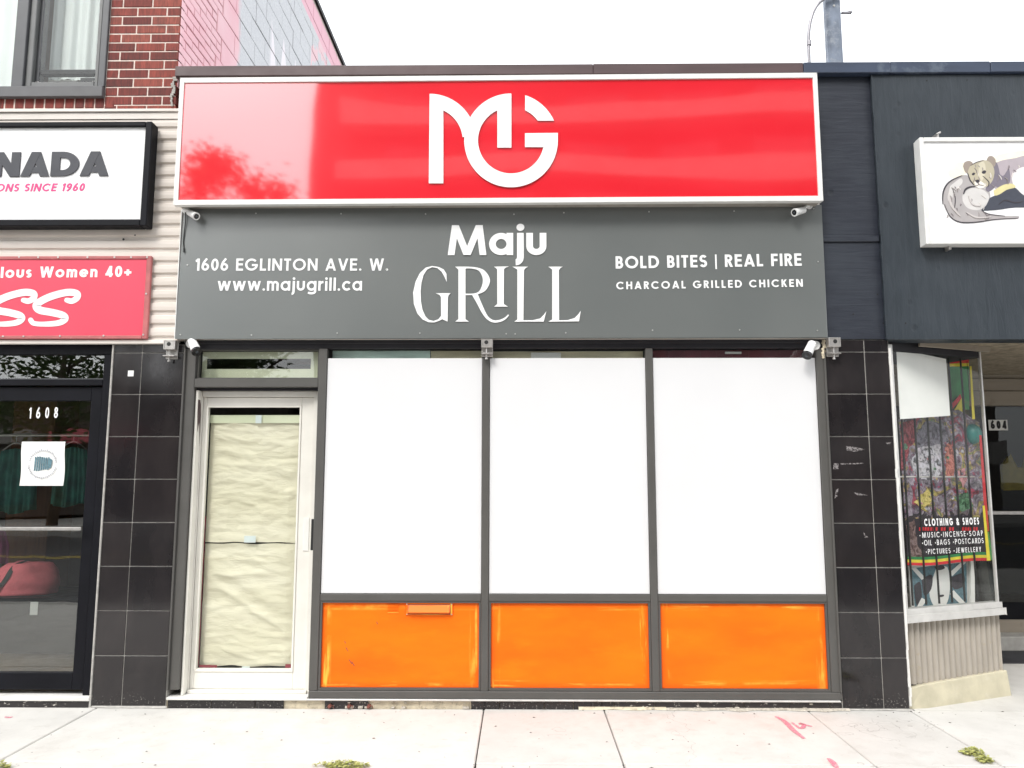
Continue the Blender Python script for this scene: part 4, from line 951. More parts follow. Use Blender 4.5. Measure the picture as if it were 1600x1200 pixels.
for i, pts in enumerate(GL):
    pts2 = [gp(p) for p in pts]
    if i == 1:                                          # the R with the eye of its bowl: a curved strip, a stem and a leg
        mb = MB()
        o = spline([(563, 431), (640, 436), (700, 460), (736, 525), (705, 595), (640, 624), (563, 628)], 6); q = spline([(563, 443), (620, 445), (665, 465), (687, 525), (668, 592), (630, 616), (563, 618)], 6)
        mb.strip([gp(p) for p in o], [gp(p) for p in q], wallfn(GY), 0, .0056)
        mb.poly([gp(p) for p in ((495, 431), (590, 431), (566, 446), (566, 795), (590, 812), (495, 812), (517, 795), (517, 450))], wallfn(GY), 0, .006)
        lo = spline([(608, 622), (640, 675), (680, 750), (715, 795), (760, 818), (810, 813), (846, 793), (868, 768)], 5); li = spline([(650, 618), (680, 690), (715, 765), (742, 793), (768, 803), (805, 799), (840, 783), (862, 762)], 5)
        mb.strip([gp(p) for p in lo], [gp(p) for p in li], wallfn(GY), 0, .0053)
    else: mb = MB().poly(pts2, wallfn(GY), 0, .006)
    mb.build('name_letter', 'white_letter', GS)
# black-framed white sign on the siding
NY = -.125
NS = thing('framed_sign', (-3.6, -.06, 3.41), 'white sign in a thick black frame with grey raised letters and pink line', 'sign')
nx1, nz0_, nz1_ = -2.722, UZ(120, 352.5, NY), UZ(120, 190, NY); fwid = .048
BX('face', 'sign_white', NS, -4.6, nx1-fwid+.002, NY+.025, -.045, nz0_+fwid-.004, nz1_-fwid+.012)
BX('frame', 'black_metal', NS, nx1-fwid, nx1, NY, -.025, nz0_, nz1_, .005)
BX('frame', 'black_metal', NS, -4.65, nx1-fwid-.0005, NY, -.025, nz0_, nz0_+fwid, .005)
BX('frame', 'black_metal', NS, -4.65, nx1-fwid-.0005, NY, -.025, nz1_-fwid*.75, nz1_, .005)
textpx('NADA', 'raised_letter', 'nada_letter', NS, (-11, 276.5), (170, 275), 38, .245, NY+.025, wide=1.42, depth=.008, split=True)
textpx('ONS SINCE 1960', 'small_line', 'magenta_letter', NS, (-8, 299.5), (131, 298.5), 12.2, .19, NY+.025, wide=1.12, depth=.002, shear=.2, split=True)
# pink sign
PY = -.055
PS = thing('pink_sign', (-3.6, -.04, 2.58), 'pink-red sign with white lettering in a bolted red rim', 'sign')
qx1, qz0, qz1 = -2.703, UZ(120, 529.5, PY), UZ(120, 400, PY)
BX('panel', 'pink_panel', PS, -4.6, qx1-.036, PY+.008, -.03, qz0+.026, qz1-.024)
BX('rim', 'pink_frame', PS, qx1-.036, qx1, PY, -.027, qz0, qz1, .004)
BX('rim', 'pink_frame', PS, -4.6, qx1-.0365, PY, -.027, qz0, qz0+.026, .004)
BX('rim', 'pink_frame', PS, -4.6, qx1-.0365, PY, -.027, qz1-.024, qz1, .004)
for p in ((30, 401.5), (60, 402), (91, 402), (137, 402), (179, 402), (205, 402), (230, 402), (228.5, 459), (224, 523), (162, 524.5), (94, 525), (37, 525.5), (5, 525.5)):
    x, z = U(*p, PY); MB().tube([(x, PY+.001, z), (x, PY-.004, z)], .007, 8).build('bolt', 'steel', PS)
textpx('lous Women 40+', 'small_line', 'white_letter', PS, (1, 434.3), (205, 432.6), 17.2, .20, PY+.008, wide=1.12, depth=.002, split=True)
sp_ = [(418, 676), (452, 682), (484, 660), (478, 634), (420, 628), (330, 650), (262, 680), (228, 708), (250, 738), (330, 754), (395, 772), (408, 796), (370, 818), (290, 826), (215, 822), (192, 800)]
for dx, dz in ((0, 0), (-271, 0), ):
    pts = spline([U((x+dx)/4, 300+y/4+dz, PY+.008) for x, y in sp_], 6); n = len(pts)
    ws = [.046*(.75+.45*math.sin(math.pi*min(1, i/n*1.15))**.7) for i in range(n)]
    L, Q = sides(pts, ws); m = MB(); m.strip(L, Q, wallfn(PY+.008), 0, .003); 
    for q in (0, -1): m.poly(circle(pts[q][0], pts[q][1], ws[q]/2, 14), wallfn(PY+.008), 0, .0034)
    m.build('script_letter', 'white_letter', PS)
# painted lion sign
LYn = -.13
LS = thing('lion_sign', (3.6, -.08, 3.24), 'white light box sign with a painted resting lioness on navy plywood', 'sign')
lx0_, lz0_, lz1_ = 2.916, 3.243, 4.047; lx1_ = 4.75
BX('case', 'white_metal', LS, lx0_+.004, lx1_, LYn+.03, -.036, lz0_+.004, lz1_-.004)
for a in ((lx0_, lx0_+.032, lz0_, lz1_), (lx1_-.03, lx1_, lz0_, lz1_), (lx0_+.0325, lx1_-.0305, lz0_, lz0_+.034), (lx0_+.0325, lx1_-.0305, lz1_-.034, lz1_)): BX('frame', 'white_metal', LS, a[0], a[1], LYn, -.06, a[2], a[3], .004)
BX('face', 'sign_white', LS, lx0_+.03, lx1_-.03, LYn+.012, LYn+.029, lz0_+.03, lz1_-.03)
xx, zz = U(1469, 211, LYn); BX('hanger', 'steel', LS, xx-.008, xx+.008, -.10, -.034, zz-.012, zz+.03); MB().tube([(xx-.01, -.1, zz+.02), (xx+.02, -.1, zz+.035)], .007, 8).build('hanger_bolt', 'steel', LS)
xx, zz = U(1483.5, 386, -.08); BX('hanger', 'steel', LS, xx-.010, xx+.010, -.09, -.034, zz-.02, zz+.02, .002)
lf = wallfn(LYn+.012); k_ = [0]
def lion(nm, rgb, pts, smooth=True):
    k_[0] += 1; p = [U(1250+a/3.157, 180+b/3.157, LYn+.012) for a, b in pts]
    if smooth: p = spline(p+[p[0]], 4)[:-1]
    return MB().poly(p, lf, 0, .0004+k_[0]*.00015).build('painting', flat(nm, rgb), LS)
def stroke(nm, rgb, pts, wd):
    k_[0] += .25; p = spline([U(1250+a/3.157, 180+b/3.157, LYn+.012) for a, b in pts], 5); n = len(p)
    L, Q = sides(p, [wd*(.35+.65*math.sin(math.pi*(i+.5)/n)) for i in range(n)]); return MB().strip(L, Q, lf, 0, .0004+k_[0]*.00015).build('painting', flat(nm, rgb), LS)
lion('wash_yellow', (238, 232, 212), [(728, 285), (760, 245), (800, 232), (825, 270), (800, 300), (750, 310)])
lion('wash_yellow', (238, 232, 212), [(950, 205), (1010, 188), (1090, 176), (1200, 172), (1330, 190), (1330, 260), (1200, 290), (1100, 260), (1030, 300), (965, 260)])
lion('mauve', (172, 162, 168), [(955, 240), (1000, 222), (1060, 212), (1110, 200), (1220, 195), (1300, 240), (1250, 330), (1105, 330), (1060, 350), (1000, 372), (962, 360)])
lion('shade', (118, 112, 124), [(970, 270), (1000, 300), (1030, 265), (1035, 330), (1000, 352), (965, 350)])
lion('chest', (226, 222, 222), [(1042, 300), (1080, 262), (1130, 260), (1160, 320), (1150, 385), (1100, 390), (1060, 368)])
lion('lioness_grey', (168, 163, 163), [(704, 405), (712, 365), (735, 330), (785, 300), (830, 300), (860, 345), (925, 368), (938, 405), (915, 445), (892, 470), (940, 487), (1000, 497), (1072, 497), (1080, 506), (1060, 513), (960, 514), (900, 522), (830, 532), (770, 520), (728, 482), (708, 440)])
lion('haunch', (205, 202, 200), [(800, 400), (815, 370), (850, 358), (905, 370), (932, 402), (915, 445), (880, 468), (830, 460), (805, 430)])
lion('dark_body', (62, 66, 78), [(935, 408), (985, 385), (1020, 362), (1060, 358), (1090, 385), (1130, 410), (1200, 430), (1200, 455), (1060, 456), (970, 468), (895, 470), (918, 445)])
lion('paw', (212, 202, 150), [(955, 372), (1000, 345), (1045, 338), (1062, 356), (1020, 368), (985, 390), (960, 396)])
lion('haunch', (205, 202, 200), [(740, 350), (790, 312), (800, 335), (760, 380), (745, 430), (728, 410)])
lion('shade', (118, 112, 124), [(945, 235), (970, 235), (985, 300), (965, 350), (930, 378), (915, 360), (945, 320), (955, 280)])
lion('ear', (150, 138, 128), [(804, 252), (812, 232), (835, 226), (852, 240), (840, 268), (825, 286), (812, 276)])
lion('ear', (150, 138, 128), [(920, 222), (930, 204), (948, 203), (964, 222), (960, 252), (940, 250)])
lion('face_tan', (182, 174, 152), [(826, 282), (840, 250), (870, 232), (905, 222), (940, 236), (958, 275), (950, 320), (925, 350), (890, 358), (860, 345), (838, 318)])
lion('face_light', (204, 197, 176), [(880, 240), (905, 230), (915, 270), (900, 320), (885, 322), (880, 280)])
lion('muzzle', (232, 226, 218), [(858, 330), (880, 322), (905, 335), (915, 350), (890, 362), (868, 352)])
lion('ink', (58, 54, 60), [(862, 322), (876, 318), (888, 324), (878, 334), (868, 332)])
lion('ink', (58, 54, 60), [(895, 281), (905, 273), (917, 276), (912, 288), (900, 289)])
lion('ink', (58, 54, 60), [(846, 291), (854, 284), (863, 287), (858, 296), (850, 297)])
for pts, wd in (([(704, 440), (706, 380), (735, 330), (800, 298)], .010), ([(712, 440), (740, 500), (790, 528), (870, 528), (960, 515), (1075, 508)], .008), ([(806, 390), (815, 368), (835, 356), (862, 352)], .014), ([(878, 332), (880, 344), (862, 350)], .005), ([(880, 344), (905, 348)], .005),
                ([(826, 285), (838, 320), (858, 346)], .008), ([(895, 470), (930, 488), (1010, 498)], .006), ([(840, 250), (870, 233), (905, 224)], .006), ([(750, 360), (765, 410), (760, 470)], .006), ([(900, 300), (930, 330), (925, 355)], .007), ([(980, 440), (1010, 420), (1060, 432), (1100, 425)], .008)):
    stroke('ink', (58, 54, 60), pts, wd)
for k in range(46):                                    # dry-brush hatching over the coat
    x, y = random.choice(((random.uniform(725, 800), random.uniform(350, 500)), (random.uniform(800, 930), random.uniform(470, 515)), (random.uniform(970, 1100), random.uniform(225, 340)), (random.uniform(850, 945), random.uniform(240, 345)), (random.uniform(815, 920), random.uniform(380, 455))))
    l, an = random.uniform(10, 30), random.uniform(.6, 1.9); nm, cc = random.choice((('hatch_dark', (128, 120, 122)), ('hatch_mid', (150, 143, 140)), ('hatch_light', (214, 209, 204))))
    stroke(nm, cc, [(x, y), (x+l*.5*math.cos(an)+3, y+l*.5*math.sin(an)), (x+l*math.cos(an), y+l*math.sin(an))], random.uniform(.003, .007))
for pts, wd in (([(735, 400), (748, 450), (790, 500)], .016), ([(820, 480), (870, 505), (940, 502)], .012), ([(830, 400), (850, 440), (890, 450)], .010)): stroke('pale_wash', (192, 186, 184), pts, wd)

# ================================================================== CAMERAS, CLAMPS
def frame_of(d):
    d = Vector(d).normalized(); a = d.cross(Vector((0, 0, 1))).normalized(); return d, a, a.cross(d)
def bullet(lab, px, py, ylens, d, s, mount, dark_front=False, cable=None):
    """px,py: centre of the lens ring in the photo; ylens: its plane; mount: wall point"""
    x, z = U(px, py, ylens); P = Vector((x, ylens, z)); d, a, b = frame_of(d); mt = Vector(mount)
    t = thing('security_camera', mt, lab, 'camera', 'white bullet cameras round the grey sign')
    L = .125*s; r = .031*s
    MB().tube([P-d*L, P-d*(L-.006*s), P-d*(L*.35), P-d*.004], [r*.55, r*.86, r*.95, r], 18).build('housing', 'camera_white', t, smooth=False, bevel=0)
    MB().tube([P-d*.012*s, P+d*.004*s], [r*1.06, r*1.06], 18).build('front_ring', 'lens_black' if dark_front else 'camera_white', t)
    MB().tube([P+d*.0035*s, P+d*.0055*s], [r*.74, r*.70], 16).build('lens', 'lens_black', t)
    MB().tube([P+d*.0056*s, P+d*.0075*s], [r*.30, r*.26], 12).build('lens_glass', 'tower_glass', t)
    e = P-d*(L*.8); MB().tube([e, e*.45+mt*.55+Vector((0, -.006, .008)), mt+Vector((0, -.006, 0))], [r*.42, r*.36, r*.45], 10).build('arm', 'camera_white', t)
    MB().tube([mt+Vector((0, .002, 0)), mt+Vector((0, -.012, 0))], [r*1.05, r*.95], 16).build('base', 'camera_white', t)
    if cable:
        pts = spline(cable, 6); MB().tube(pts, .0035, 6).build('cable', 'rubber_black', t)
        MB().tube([pts[-1], tuple(Vector(pts[-1])+Vector((.002, -.003, -.03)))], .0055, 6).build('plug', 'rubber_black', t)
def up3(px, py, Y): x, z = U(px, py, Y); return Vector((x, Y, z))
m1 = up3(291, 329, GY); bullet('white bullet camera at the upper left corner of the grey sign, cable hanging', 306.5, 338, -.135, (.72, -.52, -.46), .86, m1, cable=[tuple(m1+Vector((0, -.014, -.02))), tuple(up3(290, 345, GY-.012)), tuple(up3(288, 362, GY-.008)), tuple(up3(286.5, 378, GY-.006)), tuple(up3(287.5, 388, GY-.006))])
m2 = up3(1264, 321, GY); bullet('white bullet camera at the upper right corner of the grey sign', 1241.5, 332, -.135, (-.82, -.46, -.34), .88, m2)
m3 = up3(299, 537, .004); bullet('white bullet camera with black front beside the left clamp', 307.5, 549.5, -.10, (.52, -.50, -.69), 1.12, (m3.x, -.004, m3.z), True)
m4 = up3(1273, 540, .004); bullet('white bullet camera with black front beside the right clamp', 1260.5, 555.5, -.10, (-.50, -.45, -.74), 1.10, (m4.x, -.004, m4.z), True)
def clamp(px, py, lab, s=1., flip=1):
    x, z = U(px, py, -.03); w_, h_ = .042*s, .068*s; ym = -.001
    t = thing('clamp_bracket', (x, ym, z-h_), lab, 'bracket', 'metal awning clamps under the signs')
    BX('back_plate', 'steel', t, x-w_, x+w_*1.05, -.014, ym, z-h_, z+h_, .002)
    b = MB(); b.box(x-w_, x-w_+.006, -.062, -.0145, z-.004, z+h_-.004); b.box(x+w_-.006, x+w_, -.062, -.0145, z-.004, z+h_-.004)
    b.box(x-w_+.0063, x+w_-.0063, -.060, -.0145, z+h_-.012, z+h_-.004); b.box(x-w_+.0063, x+w_-.0063, -.060, -.0145, z-.004, z+.006); b.build('socket', 'steel', t, .0015)
    MB().box(x-w_+.0065, x+w_-.0065, -.0585, -.050, z+.0065, z+h_-.0125).build('front_plate', 'steel', t, .002)
    MB().poly(circle(x-flip*.004, z+h_*.52, .015*s, 14), wallfn(-.0585), 0, .001).build('bolt_hole', 'rubber_black', t)
    BX('lower_jaw', 'steel', t, x-w_, x+w_, -.064, -.0145, z-h_+.014, z-h_+.022, .0015)
    MB().tube([(x-.004, -.04, z-.005), (x-.004, -.04, z-h_-.012)], .0055, 8).build('screw_rod', 'steel', t)
    MB().tube([(x-.004, -.04, z-h_-.012), (x-.004, -.04, z-h_-.024)], .010, 8).build('screw_head', 'steel', t)
clamp(267, 546, 'steel clamp bracket on the left black tiles beside a camera')
clamp(761, 543, 'steel clamp bracket under the middle of the grey sign', .95)
clamp(1302, 542, 'steel clamp bracket at the top of the right black tiles', 1., -1)
ly = MB(); 
for k in range(9): 
    p = up3(1286+random.uniform(-2, 2), 533+k*3.2, -.002); ly.box(p.x-.012, p.x+.012, -.016, .0, p.z-.009, p.z+.009)
ly.build('sealant_lump', 'cream_mortar', pr, .004)

# ================================================================== ROOFTOP
px0 = up3(1306, 101, .42)
po = thing('roof_post', (px0.x, .42, 4.56), 'weathered blue-grey steel post with bracket standing on the roof', 'post')
pm = MB(); x0, x1 = UX(1294.5, 98, .4), UX(1318, 98, .4); pm.box(x0, x1, .40, .412, 4.56, 6.1); pm.box(x1-.012, x1, .412, .50, 4.56, 6.1); pm.box(x0, x0+.010, .412, .45, 4.56, 6.1); pm.build('channel', 'galvanised', po, .002)
(bx, bz) = U(1316, 18, .4); BX('bracket', 'conduit', po, bx, bx+.085, .405, .43, bz-.006, bz+.006, .002); MB().poly([(bx, bz-.012), (bx+.06, bz-.012), (bx+.085, bz+.012), (bx+.07, bz+.012)], wallfn(.404), -.004, .001).build('bracket_gusset', 'conduit', po)
for q in (-2, 9): x, z = U(1303, q, .4); MB().tube([(x, .401, z), (x, .396, z)], .010, 8).build('bolt', 'bolt', po)
cp_ = thing('roof_conduit', tuple(up3(1264.5, 104, .36)), 'grey gooseneck conduit bending over beside the roof post', 'pipe')
MB().tube([(up3(1264.5, 100, .36).x, .36, 4.55)]+spline([tuple(up3(*p, .36)) for p in ((1264.5, 100), (1263.5, 70), (1264, 48), (1268, 27), (1275, 11), (1285, 0), (1299, -8), (1316, -10))], 5), .013, 10).build('pipe', 'conduit', cp_, smooth=True)
a, b = up3(1264, 71, .36), up3(1264, 64, .36); MB().tube([tuple(a), tuple(b)], .019, 10).build('coupling', 'conduit', cp_)

# ================================================================== THINGS AT 1608
(ax, az_), (bx_, bz_) = U(35, 690, .06), U(98, 759, .06)
ptr = thing('paper_poster', (ax+.14, .06, bz_), 'white paper notice with round accordion emblem taped to the black door', 'poster')
mb = MB(); n = 14; vs = []
for j in range(n+1):
    for i in range(n+1):
        u, v = i/n, j/n; vs.append((ax+(bx_-ax)*u-.012*v*(1-v)*math.sin(3*v)*0+.006*math.sin(v*5), .0645-.006*abs(math.sin(u*3+v*2))*v*(1-v)*4, bz_+(az_-bz_)*v))
mb.add(vs, [(j*(n+1)+i, j*(n+1)+i+1, (j+1)*(n+1)+i+1, (j+1)*(n+1)+i) for j in range(n) for i in range(n)]).build('sheet', 'paper_white', ptr, smooth=True)
cxp, czp = U(66, 725, .055)
f55 = wallfn(.0575)
rg = MB()
for k in range(44):
    if k in (0, 21, 22, 43): continue
    an = 2*math.pi*k/44; r0, r1 = .094, .104+.005*(k % 3 == 0); da = .045
    rg.poly([(cxp+r*math.cos(an+s_), czp+r*math.sin(an+s_)) for r, s_ in ((r0, -da), (r0, da), (r1, da), (r1, -da))], f55, 0, .0006)
rg.build('emblem_ring', 'print_grey', ptr)
ac = MB()
for k in range(7):
    x = cxp-.060+k*.016; z_ = .050+.004*math.sin(k); ac.poly([(x, czp-z_+k*.001), (x+.012, czp-z_+.004+k*.001), (x+.014, czp+z_-.002), (x+.002, czp+z_+.003)], f55, 0, .0007)
ac.poly([(cxp+.046, czp-.032), (cxp+.064, czp-.028), (cxp+.070, czp+.030), (cxp+.050, czp+.040)], f55, 0, .0008); ac.build('emblem_accordion', 'print_teal', ptr)
# inside: counter, bag, garments
def inside(px, py, Y): return up3(px, py, Y)
c = inside(60, 985, .9)
tb_ = thing('display_stand', (-3.95, 1.0, .075), 'black shop stand behind the 1608 door glass', 'stand')
BX('top', 'black_metal', tb_, -4.6, -3.42, .7, 1.35, .60, .63, .004); BX('side', 'black_metal', tb_, -3.46, -3.43, .72, 1.33, .075, .598); BX('back', 'black_metal', tb_, -4.58, -3.47, 1.28, 1.33, .075, .598)
bc = inside(22, 893, .85)
mb = MB(); n, m = 22, 12; vs = []
for j in range(m+1):
    for i in range(n):
        a = 2*math.pi*i/n; v = j/m; r = (1-.35*v**2)*(1+.10*noise.noise(Vector((math.cos(a)*1.5, math.sin(a)*1.5, v*3)))+.12*noise.noise(Vector((math.cos(a)*4, math.sin(a)*4, v*1.2+5))))
        vs.append((bc.x+.30*r*math.cos(a)*(1-.1*v)+.04*v, .98+.19*r*math.sin(a), .632+.24*v+.02*noise.noise(Vector((math.cos(a)*2, v*2, math.sin(a)*2)))))
vs.append((bc.x+.04, .98, .88))
bag = thing('cloth_bag', (bc.x, .98, .632), 'soft pink-red bag with a black strap on the black stand', 'bag')
MB().add(vs, [(j*n+i, j*n+(i+1) % n, (j+1)*n+(i+1) % n, (j+1)*n+i) for j in range(m) for i in range(n)]+[(m*n+i, m*n+(i+1) % n, (m+1)*n) for i in range(n)]+[tuple(range(n))[::-1]]).build('body', 'bag_red', bag, smooth=True)
st = spline([(bc.x-.13, .775, .64), (bc.x-.04, .80, .74), (bc.x+.0, .86, .86), (bc.x+.03, .98, .895)], 6)
MB().add([p for a, b, c_ in st for p in ((a-.022, b-.008, c_), (a+.022, b-.008, c_))], [(2*k, 2*k+1, 2*k+3, 2*k+2) for k in range(len(st)-1)]).build('strap', 'rubber_black', bag)
tg = inside(55, 929, .70); tag(BX('price_tag', 'paper_white', None, tg.x-.03, tg.x+.03, .696, .699, .50, .60), 'small pale tag hanging on the front of the black stand', 'tag')
def garment(lab, px0, px1, py0, py1, Y, mat, sd):
    a, b = inside(px0, py0, Y), inside(px1, py1, Y); t = thing('garment', ((a.x+b.x)/2, Y, b.z), lab, 'garment', 'garments hanging in the 1608 shop')
    mb = MB(); n = 40; vs = []
    for k in range(n+1):
        u = k/n; d = .03*math.sin(u*19+sd)+.02*math.sin(u*43+sd*2); x = a.x+(b.x-a.x)*u
        vs += [(x, Y+d, b.z+.02*math.sin(u*7+sd)), (x*.97+(a.x+b.x)*.015, Y+d*.6, (a.z+b.z)/2), (a.x+(b.x-a.x)*(.15+.7*u), Y+d*.3, a.z-.06*abs(u-.5))]
    mb.add(vs, [(3*k+q, 3*k+3+q, 3*k+4+q, 3*k+1+q) for k in range(n) for q in (0, 1)]).build('cloth', mat, t, smooth=True)
    MB().tube(spline([((a.x+b.x)/2-.12, Y, a.z-.02), ((a.x+b.x)/2, Y, a.z+.05), ((a.x+b.x)/2+.12, Y, a.z-.02)], 4), .006, 6).build('hanger', 'steel', t)
    MB().tube([((a.x+b.x)/2, Y, a.z+.05), ((a.x+b.x)/2, Y, a.z+.12)], .004, 6).build('hanger_hook', 'steel', t); return a.z+.12
zr = garment('teal striped garment hanging left of the paper notice in the 1608 shop', -10, 52, 700, 800, 1.6, 'garment_teal', 1); garment('dark teal garment hanging right of the paper notice in the 1608 shop', 85, 138, 698, 790, 1.6, 'garment_teal', 2.2); garment('small purple garment hanging at the far left behind the 1608 door', -40, 14, 825, 880, 1.5, 'garment_purple', 4)
pb_ = inside(65, 690, 1.9); tag(BX('brown_cabinet', 'panel_brown', None, pb_.x-.30, pb_.x+.12, 1.9, 2.3, .075, 2.35, .006), 'tall orange-brown wooden cabinet inside the 1608 shop', 'cabinet')
rl = thing('clothes_rail', (-4.2, 1.6, .075), 'steel clothes rail inside the 1608 shop', 'rail')
MB().tube([(-5.3, 1.6, zr), (-3.35, 1.6, zr)], .014, 8).build('bar', 'steel', rl); 
for x in (-5.3, -3.35): MB().tube([(x, 1.6, .075), (x, 1.6, zr+.02)], .014, 8).build('post', 'steel', rl)

# ================================================================== THINGS IN THE DISPLAY WINDOW
def wpoly(nm, mat, par, pts, off, th=.001, sm=False):
    p = [WV(a, b, off) for a, b in pts]
    if sm: p = spline(p+[p[0]], 4)[:-1]
    return MB().poly(p, wf(off), 0, th).build(nm, mat, par)
tag(wpoly('blank_sheet', 'paper_white', None, [(1400, 545), (1477.5, 561), (1484, 649.5), (1406, 655)], .022, .004), 'blank white sheet with slanted top edge in the display window', 'sheet')
oB = .16
ban = thing('shop_banner', wf(oB)(.45, WV(1480, 884, oB)[1], 0), 'dark collage banner advertising clothing and shoes behind the window bars', 'banner')
wpoly('cloth', 'collage', ban, [(1404, 655), (1497, 640), (1530, 660), (1545, 870), (1530, 874), (1500, 872), (1460, 880), (1418, 882)], oB, .002)
kk = [0]
def art(mat, pts, sm=True):
    kk[0] += 1; return wpoly('print', mat, ban, pts, oB-.0025-.0003*kk[0], .0008, sm)
def cA(name, rgb):
    if name not in M:                                  # printed photo collage: broken-up tone on one base hue
        t = NT(name); b = tuple(v*.75 for v in srgb(*rgb))
        c = t.ramp(t.noise(22, 5, .6, dist=1.2), [(.36, tuple(v*.12 for v in b)), (.48, b), (.60, tuple(min(1, v*1.5+.08) for v in b)), (.70, tuple(v*.4 for v in b))])
        vo = t.n('ShaderNodeTexVoronoi'); vo.inputs['Scale'].default_value = 30; t.l(t.pos, vo.inputs[0])
        c = t.mix(.06, c, vo.outputs['Color'], 'MULTIPLY'); M[name] = t.set(c, .6)
    return M[name]
def rag(pts):                                          # torn, uneven outline
    out = []
    for i in range(len(pts)):
        (a, b), (c, d) = pts[i], pts[(i+1) % len(pts)]
        for k in range(4): out.append((a+(c-a)*k/4+random.uniform(-1.3, 1.3), b+(d-b)*k/4+random.uniform(-1.6, 1.6)))
    return out
art(cA('art_red', (150, 30, 46)), rag([(1407, 662), (1432, 655), (1430, 690), (1420, 700), (1414, 735), (1408, 735)]), False)
art(cA('art_grey', (104, 98, 112)), rag([(1430, 700), (1434, 672), (1450, 656), (1476, 664), (1482, 690), (1466, 696), (1446, 700)]), False)
art(cA('art_pale', (186, 182, 190)), rag([(1424, 722), (1434, 700), (1472, 694), (1474, 735), (1458, 752), (1432, 746)]), False)
art(cA('art_orange', (176, 96, 80)), rag([(1476, 700), (1484, 688), (1490, 704), (1491, 742), (1480, 746)]), False)
art(cA('art_rose', (190, 130, 134)), rag([(1496, 735), (1508, 730), (1511, 750), (1504, 762)]), False)
art(cA('art_yellow', (196, 178, 92)), rag([(1428, 785), (1450, 764), (1456, 776), (1448, 800)]), False)
art(cA('art_green', (72, 120, 84)), rag([(1492, 776), (1512, 768), (1522, 792), (1500, 800)]), False)
art(cA('art_brown', (110, 84, 80)), rag([(1416, 822), (1428, 812), (1434, 850), (1444, 870), (1425, 872)]), False)
for k in range(16):                                    # small flecks of print
    x, y = random.uniform(1412, 1515), random.uniform(690, 805); r = random.uniform(1.2, 4)
    art(cA(*random.choice((('art_pale', (205, 200, 208)), ('art_rose', (206, 120, 132)), ('art_green', (72, 120, 84)), ('art_grey', (104, 98, 112)), ('art_red', (170, 36, 52)), ('art_yellow', (214, 196, 92))))), [(x-r, y), (x, y-r*random.uniform(.6, 1.8)), (x+r*1.1, y+.4), (x+.2*r, y+r*random.uniform(.6, 1.6))])
oT = oB-.0025-.0003*(kk[0]+2)
for nm, dy in (('green_flag', 868), ('yellow_flag', 872.5), ('red_flag', 877)):
    y0 = dy; t_ = lambda x: 2.5*math.sin((x-1418)/22.)*.8-(x-1418)*.045
    xs_ = [1418+k*6.2 for k in range(21)]
    wpoly('border_stripe', nm, ban, [(x, y0+t_(x)+1.5) for x in xs_]+[(x, y0+t_(x)+6) for x in xs_[::-1]], oT, .0006)
def wtext(txt, x0, x1, y, capx, wt, mat='white_letter', wide=1.):
    (u0, z0), (u1, z1) = WV(x0, y[0], -.004), WV(x1, y[1], -.004); cap = WV(x0, y[0]-capx, -.004)[1]-z0
    lettering(txt, 'window_lettering', mat, dw, u0, u1, z0, z0, cap, wt, wf(-.004), depth=.0008, wide=wide, split=True)
wtext('CLOTHING & SHOES', 1444.5, 1530, (822, 822), 11.5, .21, wide=.66)
wtext('*MUSIC*INCENSE*SOAP', 1437, 1536, (840.5, 839), 8.5, .12, wide=.86)
wtext('*OIL *BAGS *POSTCARDS', 1441, 1537, (852.5, 851), 8.5, .12, wide=.84)
wtext('*PICTURES *JEWELLERY', 1447, 1533, (866, 864), 8.0, .12, wide=.84)
for a, b in ((1436, 1462), (1470, 1490), (1503, 1526)):
    x = a
    while x < b: art('red_flag', [(x, 824), (x+3, 823.5), (x+3, 829), (x, 829.5)], False); x += 4.3
# flags, streamer, ball, picture
fl = thing('hanging_flags', wf(.30)(.55, WV(1500, 700, .3)[1], 0), 'red, yellow and green cloth flags hanging at the top of the display window', 'flag')
wpoly('red_band', 'red_flag', fl, [(1482, 562), (1513, 561), (1513, 567), (1482, 568)], .30, .004); wpoly('yellow_band', 'yellow_flag', fl, [(1482, 568.5), (1513, 567.5), (1513, 572), (1482, 573)], .30, .004); wpoly('green_band', 'green_flag', fl, [(1482, 573.5), (1513, 572.5), (1514, 640), (1484, 640)], .305, .004)
wpoly('yellow_pennant', 'yellow_flag', fl, [(1491, 640), (1502, 622), (1504, 660), (1494, 694), (1488, 670)], .28, .004); wpoly('red_pennant', 'red_flag', fl, [(1486, 632), (1500, 616), (1502, 622), (1487, 640)], .28, .004); wpoly('green_pennant', 'green_flag', fl, [(1497, 700), (1512, 668), (1516, 720), (1500, 725)], .29, .004)
strm = thing('streamer', wf(.06)(.80, zsl+.2, 0), 'narrow yellow, green and red streamer hanging at the right edge of the display window', 'streamer')
wpoly('yellow_length', 'yellow_flag', strm, [(1515, 572), (1517.5, 572), (1523, 655), (1519, 655)], .06, .003); wpoly('red_length', 'red_flag', strm, [(1530, 680), (1533, 680), (1545, 830), (1540, 830)], .06, .003); wpoly('green_length', 'green_flag', strm, [(1540, 831), (1545, 831), (1551, 874), (1546, 876)], .06, .003); wpoly('yellow_length', 'yellow_flag', strm, [(1535, 790), (1538, 790), (1547, 876), (1542, 876)], .055, .003)
u, z = WV(1519, 678, .16); cen = Vector(wf(.16)(u, z, 0)); bm = bmesh.new(); bmesh.ops.create_uvsphere(bm, u_segments=24, v_segments=16, radius=.072); me = bpy.data.meshes.new('globe')
for v in bm.verts: v.co.z *= 1.12; v.co.x *= .92
bm.to_mesh(me); bm.free(); me.polygons.foreach_set('use_smooth', [True]*len(me.polygons)); me.materials.append(M['balloon'])
bl = thing('paper_lantern', tuple(cen-Vector((0, 0, .08))), 'dark teal round lantern hanging beside the streamer', 'lantern'); place('globe', me, cen, bl)
